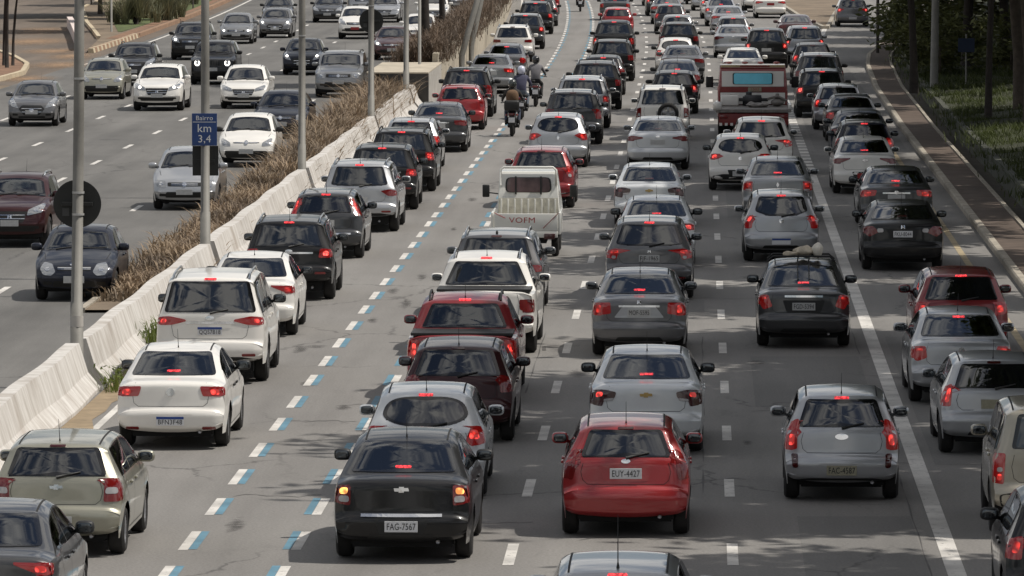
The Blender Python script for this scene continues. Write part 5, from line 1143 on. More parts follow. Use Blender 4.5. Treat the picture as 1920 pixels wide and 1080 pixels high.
nw = struct('nose_wall', extrude_mesh('nose_wall', [(-.15, -.1), (-.15, .55), (.15, .55), (.15, -.1)], 284, 326, mat('pinkish_whitewash', (.66, .56, .52), .85, var=.2, vscale=2), 3, lambda Y: np.interp(Y, (284, 326), (-26.3, -30.6)))); nw['kind'] = 'thing'; tag(nw, 'low pinkish white wall at the nose of the left island', 'wall')
struct('corner_planter', ribbon_mesh('corner_planter', -46, lambda Y: np.interp(Y, (236, 245, 252, 262, 273, 284), (-26.4, -25.6, -25.5, -26.4, -28.2, -30.4)), 236, 284, .12, SOIL, 2, 2))
struct('planter_kerb', extrude_mesh('planter_kerb', [(-.2, -.1), (-.2, .18), (0, .18), (0, -.1)], 236, 284, WK, 1.5, lambda Y: np.interp(Y, (236, 245, 252, 262, 273, 284), (-26.3, -25.5, -25.4, -26.3, -28.1, -30.3))))

SAND = tar_mat('drifted_sand', (.34, .22, .13), .85)
for (px, py, w_, l_) in ((62, 78, 2.6, 9), (100, 96, 2.2, 6), (115, 122, 2.0, 7), (75, 58, 2.4, 10), (135, 105, 1.6, 8), (50, 148, 1.6, 5)):
    g_ = ground(px, py); n_ = 14
    struct('drifted_sand', MB().add([(g_.x, g_.y, .012)] + [(g_.x + w_ * math.cos(a), g_.y + l_ * math.sin(a), .012) for a in [2 * math.pi * q / n_ for q in range(n_)]], [(0, 1 + q, 1 + (q + 1) % n_) for q in range(n_)]).mesh('drifted_sand', SAND, False))
# ------------------------------------------------------------------ vegetation
def leaf_mat(name, col, tr=.35):
    m, t, b = nodes_of(name); n = t.nodes.new; l = t.links.new
    oi = n('ShaderNodeTexCoord'); x = n('ShaderNodeTexNoise'); x.inputs['Scale'].default_value = 1.1; x.inputs['Detail'].default_value = 5; l(oi.outputs['Object'], x.inputs['Vector'])
    r = n('ShaderNodeValToRGB'); r.color_ramp.elements[0].position = .3; r.color_ramp.elements[1].position = .7
    r.color_ramp.elements[0].color = (*[q * .55 for q in col], 1); r.color_ramp.elements[1].color = (col[0] * 1.5, col[1] * 1.35, col[2] * 1.2, 1); l(x.outputs['Fac'], r.inputs['Fac'])
    l(r.outputs['Color'], b.inputs['Base Color']); b.inputs['Roughness'].default_value = .6; b.inputs['Specular IOR Level'].default_value = .25
    tl = n('ShaderNodeBsdfTranslucent'); l(r.outputs['Color'], tl.inputs['Color']); ms = n('ShaderNodeMixShader'); ms.inputs['Fac'].default_value = tr
    l(b.outputs['BSDF'], ms.inputs[1]); l(tl.outputs['BSDF'], ms.inputs[2]); l(ms.outputs['Shader'], t.nodes['Material Output'].inputs['Surface'])
    return m
LEAF = leaf_mat('tree_leaf', (.062, .084, .028), .25); LEAF2 = leaf_mat('shrub_leaf', (.092, .108, .042), .3)
DRY = leaf_mat('dry_grass', (.245, .20, .148), .2); DRYD = leaf_mat('dry_bush_twig', (.125, .098, .076), .15)
BLADE = leaf_mat('grass_blade', (.055, .075, .024)); AGAVE = leaf_mat('spiky_leaf', (.19, .205, .135), .15); WEED = leaf_mat('weed_leaf', (.11, .15, .04))
BARK = mat('bark', (.075, .058, .044), .95, var=.4, vscale=4, bump=.6)
BARKD = mat('dark_bark', (.030, .024, .020), .95, var=.4, vscale=4, bump=.6)
STEEL = mat('galvanised_steel', (.19, .183, .165), .65, .15, var=.22, vscale=1.7)
def quads_mesh(name, cen, ax, bx, m):
    """many small leaf blades: centres, half axes"""
    n = len(cen); v = np.empty((n * 4, 3)); v[0::4] = cen - ax; v[1::4] = cen + bx * .8 - ax * .1; v[2::4] = cen + ax; v[3::4] = cen - bx * .8 - ax * .1
    me = bpy.data.meshes.new(name); me.vertices.add(n * 4); me.vertices.foreach_set('co', v.astype(np.float32).ravel())
    me.loops.add(n * 4); me.loops.foreach_set('vertex_index', np.arange(n * 4, dtype=np.int32)); me.polygons.add(n)
    me.polygons.foreach_set('loop_start', np.arange(0, n * 4, 4, dtype=np.int32)); me.polygons.foreach_set('loop_total', np.full(n, 4, dtype=np.int32))
    me.materials.append(m); me.update(calc_edges=True); return me
def crown_mesh(seed, rx, rz, clumps, per, cr, leaf, m, flat=.35):
    g = np.random.default_rng(seed)
    d = g.normal(size=(clumps, 3)); d /= np.linalg.norm(d, axis=1)[:, None]; rad = g.uniform(.35, 1, (clumps, 1)) ** .5
    cc = d * rad * np.array([rx, rx, rz]); cc[:, 2] = np.where(cc[:, 2] < -rz * .6, -rz * .6 + .2 * g.random(clumps), cc[:, 2])
    cen = np.repeat(cc, per, 0) + g.normal(size=(clumps * per, 3)) * cr * g.uniform(.5, 1.2, (clumps, 1)).repeat(per, 0) * np.array([1, 1, .6])
    n = len(cen); a = g.normal(size=(n, 3)) * np.array([1, 1, flat]); a /= np.linalg.norm(a, axis=1)[:, None]
    b = np.cross(a, g.normal(size=(n, 3)) * .5 + np.array([0, 0, 1])); b /= np.linalg.norm(b, axis=1)[:, None] + 1e-6
    L_ = g.uniform(.7, 1.3, (n, 1)) * leaf
    return quads_mesh('crown', cen, a * L_, b * L_ * .5, m)
CR = [crown_mesh(s, 4.6, 2.8, 170, 54, .66, .31, LEAF) for s in (1, 2, 3)]
SH = [crown_mesh(s, 1.7, 1.25, 34, 46, .34, .15, LEAF2) for s in (11, 12, 13)]
def trunk_mesh(h, r, lean, seed, m, spread=2.4):
    g = random.Random(seed); b = MB(); pts = [Vector((lean[0] * t * t, lean[1] * t * t, h * t)) for t in (0, .2, .4, .6, .8, 1)]
    b.tube(pts, [r * 1.35, r * 1.05, r * .95, r * .9, r * .8, r * .7], 9)
    for k in range(5):
        a = 2 * math.pi * k / 5 + g.uniform(-.4, .4); s_ = pts[-1] - Vector((0, 0, g.uniform(0, .15) * h)); e = s_ + Vector((math.cos(a) * spread, math.sin(a) * spread, g.uniform(1.4, 2.6)))
        b.tube([s_, s_.lerp(e, .5) + Vector((0, 0, .3)), e], [r * .55, r * .36, r * .14], 6)
    return b.mesh('trunk', m)
def tree(name, off, Y, z0, h, r, label, group, crown=None, cs=1.0, lean=(0, 0), rot=0, m=None, cat='tree', ch=1.6):
    t = tag(empty(name, R(off, Y, z0), rot), label, cat, group)
    link('trunk', trunk_mesh(h, r, lean, int(Y * 7), m or BARK, 2.2 * cs), t)
    if crown is not None:
        cobj = link('crown', crown, t, (lean[0], lean[1], h + ch * cs)); cobj.scale = (cs, cs, cs)
    return t
TG = 'trees shading the right-hand lanes'
LM = ["behind the camera's bridge, nearest to it", 'level with the empty road before the first cars', 'just before the first cars', 'level with the black bottom-right car', 'level with the beige boxy off-roader', 'level with the silver hatchback at the right edge', 'level with the silver saloon in the kerb lane', 'level with the shaded red hatchback', 'level with the gap behind the black kerb-lane saloon', 'level with the black kerb-lane saloon', 'level with the dark grey kerb-lane saloon', "level with the solid line's end", 'level with the white kerb-lane saloon', 'level with the dark blue kerb-lane hatchback', 'level with the navy kerb-lane saloon', 'level with the black kerb-lane saloon with pale window', 'level with the silver kerb-lane hatchback']
for i, (off, Y, h, r, cs) in enumerate(((10.4, 45, 7.2, .22, .95), (10.6, 54, 7.6, .24, 1.0), (10.2, 63, 7.4, .2, 1.0), (10.2, 70.5, 7.8, .25, 1.0), (10.2, 83, 7.6, .22, 1.05), (10.3, 91, 7.8, .26, 1.05), (10.4, 99, 7.3, .22, 1.05), (10.6, 109, 7.9, .24, 1.0), (11.8, 121, 7.4, .2, .95), (11.4, 131, 8.0, .24, 1.05), (11.4, 141, 7.5, .22, 1.0), (11.4, 151, 7.9, .26, 1.1), (11.2, 160, 7.4, .22, 1.0), (11.2, 169, 7.4, .22, 1.1), (11.2, 178, 7.2, .22, 1.05), (11.4, 188, 7.2, .22, 1.1), (11.6, 198, 7.2, .22, 1.1))):
    tree('shade_tree', off + 1.1, Y, .6, h + 1.8, r, 'leafy shade tree outside the right edge, ' + LM[i], TG, CR[i % 3], cs, (-1.3, 0), i * 1.3 if i % 2 else 0)
for i, (off, Y, h, r, cs, lab) in enumerate((
    (9.75, 213, 6.0, .13, 1.0, 'dark trunk rising from the pavement edge left of the pale lamp post at right'),
    (11.3, 191, 6.4, .10, .9, 'thin dark straight trunk in the shaded grass near the right edge'),
    (12.6, 236, 4.6, .2, 1.05, 'leafy tree on the bank whose boughs hang behind the pale lamp post'),
    (14.8, 250, 3.6, .2, 1.1, 'leafy tree deep in the bank shade right of the pale lamp post'),
    (12.6, 268, 3.4, .2, 1.0, 'leafy tree overhanging the bend of the pavement at upper right'),
    (17.5, 232, 3.4, .2, 1.1, 'dark leafy tree at the top right corner'),
    (16.0, 285, 2.8, .2, 1.15, 'leafy tree beside the exit slip road at the top'),
    (19.5, 262, 2.8, .2, 1.2, 'dark leafy tree farthest back on the right bank'),
    (21.5, 215, 3.0, .2, 1.2, 'dark leafy tree behind the thin straight trunk at right'),
    (18.0, 300, 5.0, .2, 1.2, 'tall leafy tree darkening the slip road'),
    (19.0, 313, 4.6, .2, 1.2, 'tall leafy tree beyond the bend beside the slip road'),
    (20.5, 327, 4.4, .2, 1.2, 'second tall leafy tree beyond the bend beside the slip road'),
    (22.5, 342, 4.4, .2, 1.3, 'farthest tall leafy tree beside the slip road'),
    (17.5, 276, 4.6, .2, 1.2, 'tall leafy tree above the bend of the pavement'),
    (19.0, 222, 5.2, .12, 1.35, 'tall leafy tree whose crown rises out of the frame behind the blue sign'),
    (16.0, 160, 6.0, .12, 1.3, 'nearer dark broad tree outside the right edge'),
    (17.2, 194, 5.4, .11, 1.3, 'dark broad tree above the grass at the right edge'),
    (21.0, 242, 4.4, .2, 1.35, 'dark broad tree behind the blue sign'),
    (22.5, 280, 4.0, .2, 1.35, 'dark broad tree far behind the top right shrubs'),
    (26.0, 230, 4.0, .2, 1.4, 'dark broad tree high on the bank at the top right corner'))):
    tree('bank_tree', off, Y, .7 + max(0, off - 11) * .12, h, r, lab, 'trees on the right bank', CR[i % 3], cs, (-.4, 0), i * 2.1, BARKD)
for i, (off, Y, s_, lab) in enumerate(((12.0, 240, 1.0, 'leafy shrub just behind the foot of the pale lamp post'), (13.8, 226, .9, 'dark shrub right of the pale lamp post foot'), (15.6, 212, 1.0, 'dark shrub on the bank near the right edge'), (12.0, 262, 1.1, 'shrub at the bend of the shaded pavement'), (18.2, 240, 1.3, 'large dark shrub under the top right trees'), (15.0, 268, 1.2, 'shrub by the exit slip road'), (11.6, 252, 1.3, 'leafy shrub hanging over the wall at the bend'), (12.6, 284, 1.4, 'tall leafy shrub at the start of the slip road'), (11.4, 232, 1.0, 'leafy shrub over the wall left of the pale post'))):
    t = tag(empty('shrub', R(off, Y, .9 + (off - 11) * .13), i), lab, 'shrub', 'shrubs on the right bank')
    q = link('foliage', SH[i % 3], t, (0, 0, .9 * s_)); q.scale = (s_, s_, s_)
    link('stem', MB().tube([(0, 0, -.2), (0, 0, .8)], [.06, .04], 6).mesh('stem', BARK), t)
# grass and dry grass
def blades(name, pts, per, hgt, lean, wid, m, seed, spread=.18, droop=.5, hs=None):
    g = np.random.default_rng(seed); n = len(pts) * per; P0 = np.repeat(np.array(pts), per, 0); P0[:, :2] += g.normal(size=(n, 2)) * spread
    a = g.uniform(0, 2 * np.pi, n); H_ = hgt * g.uniform(.55, 1.25, n) * np.repeat(g.uniform(.7, 1.2, len(pts)), per) * (np.repeat(np.array(hs), per) if hs is not None else 1); ln = lean * g.uniform(.2, 1.2, n)
    d = np.stack([np.cos(a), np.sin(a), 0 * a], 1); s_ = np.stack([-np.sin(a), np.cos(a), 0 * a], 1) * wid * g.uniform(.6, 1.3, (n, 1)); up = np.array([0, 0, 1.0])
    T = (0, .38, .72, 1.0); Wd = (1, .9, .65, .2); v = np.empty((n * 8, 3))
    for k in range(4):
        t = T[k]; p = P0 + d * (ln * H_ * t ** 1.3)[:, None] + up * (H_ * (t * (1 + .55 * droop) - .75 * droop * t * t))[:, None]
        v[2 * k::8] = p - s_ * Wd[k]; v[2 * k + 1::8] = p + s_ * Wd[k]
    i0 = np.arange(n) * 8; f = np.stack([i0, i0 + 1, i0 + 3, i0 + 2, i0 + 2, i0 + 3, i0 + 5, i0 + 4, i0 + 4, i0 + 5, i0 + 7, i0 + 6], 1).ravel()
    me = bpy.data.meshes.new(name); me.vertices.add(n * 8); me.vertices.foreach_set('co', v.astype(np.float32).ravel()); me.loops.add(n * 12); me.loops.foreach_set('vertex_index', f.astype(np.int32)); me.polygons.add(n * 3)
    me.polygons.foreach_set('loop_start', np.arange(0, n * 12, 4, dtype=np.int32)); me.polygons.foreach_set('loop_total', np.full(n * 3, 4, dtype=np.int32)); me.materials.append(m); me.update(calc_edges=True); return me
g_ = random.Random(3)
gh = lambda Y: float(np.interp(Y, (119, 150, 180, 219), (.42, .50, .80, 1.0)))
pts = []; hs = []
for k in range(1050):
    Y = g_.uniform(119, 219); o_ = g_.uniform(-9.3, -8.25)
    if math.sin(Y * .9 + o_) + .6 * math.sin(Y * 2.3) > -.7: pts.append(tuple(R(o_, Y, .05))); hs.append(gh(Y) * g_.uniform(.55, 1.35))
tag(link('dry_grass', blades('dry_grass', pts, 64, .95, 1.0, .017, DRY, 1, .20, 1.1, hs)), 'strip of dry straw-coloured ornamental grass along the median', 'grass', kind='stuff')
pts = [tuple(R(g_.uniform(-9.3, -8.4), g_.uniform(121, 219), .05)) for k in range(420)]
tag(link('brown_seed_heads', blades('brown_seed_heads', pts, 36, 1.05, .6, .012, DRYD, 2, .16, .9, [gh(p[1]) for p in pts])), 'brown seed heads among the dry grass of the median', 'grass', kind='stuff')
pts = []
for k in range(3000):
    Y = 231.5 + 190 * g_.random() ** 1.3; f = g_.random(); pts.append(tuple(R(-8.9 + f * 1.05, Y, .42 + .85 * f + g_.random() ** 1.5 * .75)))
tag(link('dry_bushes', blades('dry_bushes', pts, 44, .50, 1.0, .013, DRYD, 4, .30, .8)), 'mass of dry brown bushes on the raised median beyond the culvert', 'bush', kind='stuff')
pts = []
for k in range(3600):
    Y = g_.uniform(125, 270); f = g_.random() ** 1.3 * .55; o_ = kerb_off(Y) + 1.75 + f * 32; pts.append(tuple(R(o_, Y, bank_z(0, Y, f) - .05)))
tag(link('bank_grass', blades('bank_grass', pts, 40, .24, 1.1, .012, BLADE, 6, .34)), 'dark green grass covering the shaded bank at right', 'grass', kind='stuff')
# weeds by the barrier
for (off, Y, hgt, per, lab) in ((-7.32, 100.6, .42, 18, 'straggly green weed growing at the foot of the pole with round sign'), (-7.38, 109.6, .42, 90, 'yellowish green tuft of grass at the barrier foot left of the large white SUV')):
    t = tag(empty('weed', R(off, Y, 0)), lab, 'plant')
    link('stalks', blades('stalks', [(0, 0, 0), (.1, .4, 0), (-.05, -.4, 0)], per, hgt, .8, .012, WEED, int(Y), .14), t)
    link('leaves', crown_mesh(int(Y), .28, .22, 9, 9, .1, .05, WEED), t, (0, 0, hgt * .55))
# spiky bushes on the left island
for i, (px, py, s_, lab) in enumerate(((255, 50, 1.25, 'grey-green spiky bush, left one on the lawn of the left island'), (303, 42, 1.15, 'grey-green spiky bush, right one on the lawn of the left island'), (345, 12, 1.0, 'grey-green spiky bush farthest up the left island'))):
    g0 = ground(px, py); t = tag(empty('spiky_bush', (g0.x, g0.y, .12), i), lab, 'bush', 'spiky bushes on the left island')
    r_ = random.Random(40 + i); pp = [(r_.gauss(0, .42) * s_, r_.gauss(0, .6) * s_, r_.uniform(0, .5)) for q in range(16)]
    link('leaves', blades('leaves', pp, 90, 1.05 * s_, .75, .020, AGAVE, 50 + i, .10, .15), t)
    link('stem', MB().tube([(0, 0, 0), (0, 0, .6)], [.14, .1], 7).mesh('stem', BARKD), t)
for i, (px, py, h, r, lean, lab) in enumerate(((8, 128, 6.0, .07, (.35, 0), 'leftmost of three thin dark leaning trunks on the corner planter'), (13, 132, 6.2, .065, (.15, .2), 'middle one of three thin dark trunks on the corner planter'), (24, 128, 5.6, .055, (.75, 0), 'rightmost and most leaning of three thin dark trunks on the corner planter'))):
    g0 = ground(px, py); t = tag(empty('young_tree', (g0.x, g0.y, .1)), lab, 'tree', 'young trees on the corner planter')
    link('trunk', trunk_mesh(h, r, lean, i, BARKD, 1.2), t); q = link('crown', CR[i], t, (lean[0], 0, h + .6)); q.scale = (.42, .42, .42)
for i, (off, Y, h, cs) in enumerate(((-28.4, 338, 3.6, .55), (-30.8, 349, 3.4, 1.25), (-30, 376, 3.6, .8), (-31.5, 398, 3.8, 1.4), (-27.0, 268, 5.2, .62), (-29.2, 316, 4.4, .75))):
    if i == 4: continue
    tree('island_tree', off, Y, .12, h, .12, ('slender trunk behind the left spiky bush', 'thin trunk on the left island near the top edge', 'distant thin trunk on the left island', 'farthest trunk of the left island', '', 'thin trunk at the left kerb of the island')[i], 'trees of the left island', CR[i % 3], cs, (0, 0), i, BARK)
# trunks standing in the raised median
for i, (px, py, z0, h, r, lab, m_) in enumerate(((797, 112, 1.0, 7.5, .20, 'thick dark tree trunk in front of the brown bushes of the median', BARKD), (830, 88, 1.0, 7.0, .13, 'second slimmer dark trunk among the brown bushes of the median', BARKD))):
    g0 = ground(px, py + 50); t = tag(empty('median_tree', (g0.x, g0.y, .4)), lab, 'tree', 'dark trunks of the median')
    link('trunk', trunk_mesh(h, r, (-.25, 0), i, m_, 1.6), t); q = link('crown', CR[i], t, (-.25, 0, h + 1.0)); q.scale = (.55, .55, .6)
for i, (x0, x1, lab) in enumerate(((866, 899, 'pale grey leaning post on the left among the median bushes'), (884, 908, 'pale grey leaning post on the right among the median bushes'))):
    g0 = ground(x0, 150 - i * 22); s0 = FPX / g0.y
    tag(link('leaning_post', MB().tube([(0, 0, -1), (0, 0, .6), ((x1 - x0) / s0 * 2, 0, 5.6)], [.13, .13, .10], 10).mesh('leaning_post', STEEL), None, g0 + Vector((0, 0, .4))), lab, 'post', 'leaning posts of the median')
g0 = ground(795, 165)
tag(link('thin_post', MB().tube([(0, 0, 0), (0, 0, 4.5)], .06, 8).mesh('thin_post', STEEL), None, (g0.x, 226, 1.28)), 'thin grey post standing on the pale culvert slab', 'post')
# ------------------------------------------------------------------ lamp posts and signs
SIGNBK = mat('sign_back_black', (.012, .013, .012), .6, var=.3, vscale=4)
SIGNB = mat('sign_blue', (.018, .055, .19), .45, var=.15, vscale=3)
SIGNW = mat('sign_white', (.72, .72, .70), .5)
LUM = mat('luminaire', (.45, .45, .44), .4, .4)
names = ['nearest tall grey pole carrying a round black sign back', 'tall grey pole carrying the blue kilometre sign', 'third grey pole from the left, rising from the dry grass without a sign', 'fourth grey pole with a small round black sign back', 'fifth grey pole, standing at the end of the dry grass']
poles = []
for i, Y in enumerate(POLES):
    t = tag(empty('lamp_post', R(-7.98, Y), -heading(Y)), names[i], 'lamp post', 'lamp posts of the median')
    ln = .10 if i == 0 else 0.02
    b = MB().tube([(0, 0, 0), (0, 0, 1.42)], [.112, .105], 16); link('base_sleeve', b.mesh('base_sleeve', STEEL), t)
    link('shaft', MB().tube([(0, 0, 1.42), (ln * .5, 0, 4.5), (ln, 0, 9.6)], [.094, .088, .07], 16).mesh('shaft', STEEL), t)
    for sg in (-1, 1):
        link('lamp_arm', MB().tube([(ln, 0, 9.45), (ln + sg * .7, 0, 9.85), (ln + sg * 1.8, 0, 10.0)], [.045, .04, .035], 8).mesh('lamp_arm', STEEL), t)
        link('lamp_head', MB().box(ln + sg * 2.0 - .32, ln + sg * 2.0 + .32, -.13, .13, 9.92, 10.08, .04).mesh('lamp_head', LUM), t)
    for zb in ((2.86, 3.22, 5.1) if i == 0 else ((2.9, 3.4) if i == 1 else (4.2,))):
        link('clamp_band', MB().lathe([(zb, .094), (zb, .101), (zb + .035, .101), (zb + .035, .094)], 16, 'z', (ln * zb / 9, 0, 0)).mesh('clamp_band', LUM, angle=40), t)
    if i == 0:
        link('number_patch', MB().tube([(0, 0, 1.02), (0, 0, 1.20)], .110, 16, False).mesh('number_patch', mat('faded_sticker', (.42, .40, .37), .7)), t)
    poles.append(t)
def round_sign(Y, z, r, lab):
    t = tag(empty('round_sign', R(-7.98, Y, z), -heading(Y)), lab, 'sign', 'round traffic signs seen from behind')
    link('disc', MB().lathe([(.16, .001), (.16, r), (.172, r + .004), (.172, r), (.172, .001)], 40, 'y').mesh('disc', SIGNBK, angle=40), t)
    link('bracket', MB().box(-.26, .26, .085, .158, -.03, .03, .006).mesh('bracket', SIGNBK, False), t)
    link('sticker', MB().box(-.245, -.135, .155, .1595, -.20, -.07).mesh('sticker', mat('old_sticker', (.05, .052, .052), .6), False), t)
round_sign(101.0, 3.04, .395, 'round traffic sign seen from its black back on the nearest pole')
round_sign(192.0, 3.74, .375, 'smaller round black sign back on the fourth pole')
t = tag(empty('kilometre_sign', R(-7.98, 127.4, 3.14), -heading(127.4)), 'blue kilometre sign reading Bairro km 3,4 on the second pole', 'sign')
link('panel', MB().box(-.26, .26, -.135, -.115, -.335, .335, .004).mesh('panel', SIGNB, False), t)
link('dividing_line', MB().box(-.24, .24, -.138, -.134, .150, .162).mesh('dividing_line', SIGNW, False), t)
for body, z, sz in (('Bairro', .235, .135), ('km', .02, .24), ('3,4', -.20, .22)):
    q = link('lettering', text_mesh(body, sz, SIGNW), t, (0, -.138, z)); q.rotation_euler = (math.pi / 2, 0, 0); q.scale = (1.0, 1, 1)
link('bracket', MB().box(-.2, .2, -.115, -.08, -.03, .03).mesh('bracket', STEEL, False), t)
t = tag(empty('square_sign', R(-7.98, 127.4, 2.48), -heading(127.4)), 'black back of a rectangular sign just below the kilometre sign', 'sign')
link('panel', MB().box(-.27, .27, .10, .118, -.31, .31, .004).mesh('panel', SIGNBK, False), t); link('bracket', MB().box(-.2, .2, .07, .099, -.03, .03).mesh('bracket', SIGNBK, False), t)
# right bank post, small posts
t = tag(empty('lamp_post', R(10.75, 221, .75)), 'pale grey post in the shade of the right bank', 'lamp post')
link('shaft', MB().tube([(0, 0, -.4), (.06, 0, 4.0), (.12, 0, 8.5)], [.15, .13, .11], 14).mesh('shaft', STEEL), t)
link('lamp_arm', MB().tube([(.12, 0, 8.4), (-.8, 0, 8.8), (-1.8, 0, 8.9)], [.05, .045, .04], 8).mesh('lamp_arm', STEEL), t); link('lamp_head', MB().box(-2.5, -1.8, -.13, .13, 8.82, 8.98, .04).mesh('lamp_head', LUM), t)
t = tag(empty('blue_sign', R(11.95, 222, .9)), 'small blue sign half hidden by leaves right of the pale post', 'sign')
link('post', MB().tube([(0, 0, -.3), (0, 0, 1.6)], .03, 8).mesh('post', STEEL), t); link('panel', MB().box(-.30, .30, -.06, -.04, .95, 1.45, .004).mesh('panel', mat('faded_sign_blue', (.012, .024, .06), .6), False), t)
tag(link('thin_post', MB().tube([(0, 0, 0), (0, 0, 5)], .07, 8).mesh('thin_post', BARKD), None, R(10.4, 277, .1)), 'thin dark post at the bend of the shaded pavement', 'post')
for i, (px, py, lab) in enumerate(((209, 64, 'thin pale post on the left island right of the kerb bend'), (171, 12, 'short dark post on the far left island'), (362, 20, 'thin dark post on the brown path of the left island'))):
    g0 = ground(px, py); tag(link('thin_post', MB().tube([(0, 0, 0), (0, 0, 3.6 if i == 0 else 2.2)], .055 if i == 0 else .045, 8).mesh('thin_post', STEEL if i == 0 else BARKD), None, (g0.x, g0.y, .1)), lab, 'post', 'posts of the left island')
# ------------------------------------------------------------------ cars
placed = place_cars()
# bundle on the roof of the charcoal saloon
car = placed['charcoal saloon carrying a beige bundle on its roof']; P_ = protos['etios']; rz_ = P_.sp['H']
t = tag(empty('roof_bundle', car.location + Vector((.14, 1.75, rz_ + .0)), car.rotation_euler.z), 'beige cloth bundle strapped on the roof of the charcoal saloon', 'bundle')
CLOTH = mat('beige_cloth', (.46, .40, .31), .9, var=.25, vscale=5, bump=.5); CLOTHW = mat('pale_cloth', (.62, .58, .50), .9, var=.2, vscale=6, bump=.5)
def lumpy(a, b, cc, seed, m, name):
    g = random.Random(seed); mb = MB().ell((0, 0, 0), a, b, cc, .8, 30, 18); ph = [g.uniform(0, 6) for _ in range(6)]
    mb.v = [(x * (1 + .16 * math.sin(17 * y + ph[0]) + .13 * math.sin(23 * z + ph[1])), y * (1 + .16 * math.sin(21 * x + ph[2])), z * (1 + .35 * math.sin(19 * x + ph[3]) + .3 * math.sin(16 * y + ph[4]) + .2 * math.sin(31 * x + 12 * y))) for x, y, z in mb.v]
    return mb.mesh(name, m)
link('sack', lumpy(.21, .30, .075, 1, CLOTH, 'sack'), t, (-.05, 0, .13)); link('sack', lumpy(.115, .20, .10, 2, CLOTHW, 'sack'), t, (.17, -.1, .15)); link('sack', lumpy(.16, .15, .04, 3, CLOTH, 'sack'), t, (-.26, -.1, .10))
for y in (-.30, .40): link('rack_bar', MB().tube([(-.72, y, -.03), (-.62, y, .06), (.40, y, .06), (.50, y, -.03)], .018, 6).mesh('rack_bar', BLACK), t)
for x in (-.16, .04):
    line = []
    for k in range(9):
        yy = .75 + .72 * k / 8; p, nr = P_.sh.hit('top', x + .1, yy, .012); line.append(p - Vector((.12, 1.75, rz_)))
    link('strap', MB().tube(line + [Vector((x, -.28, .08))], .013, 5).mesh('strap', BLACK), t)
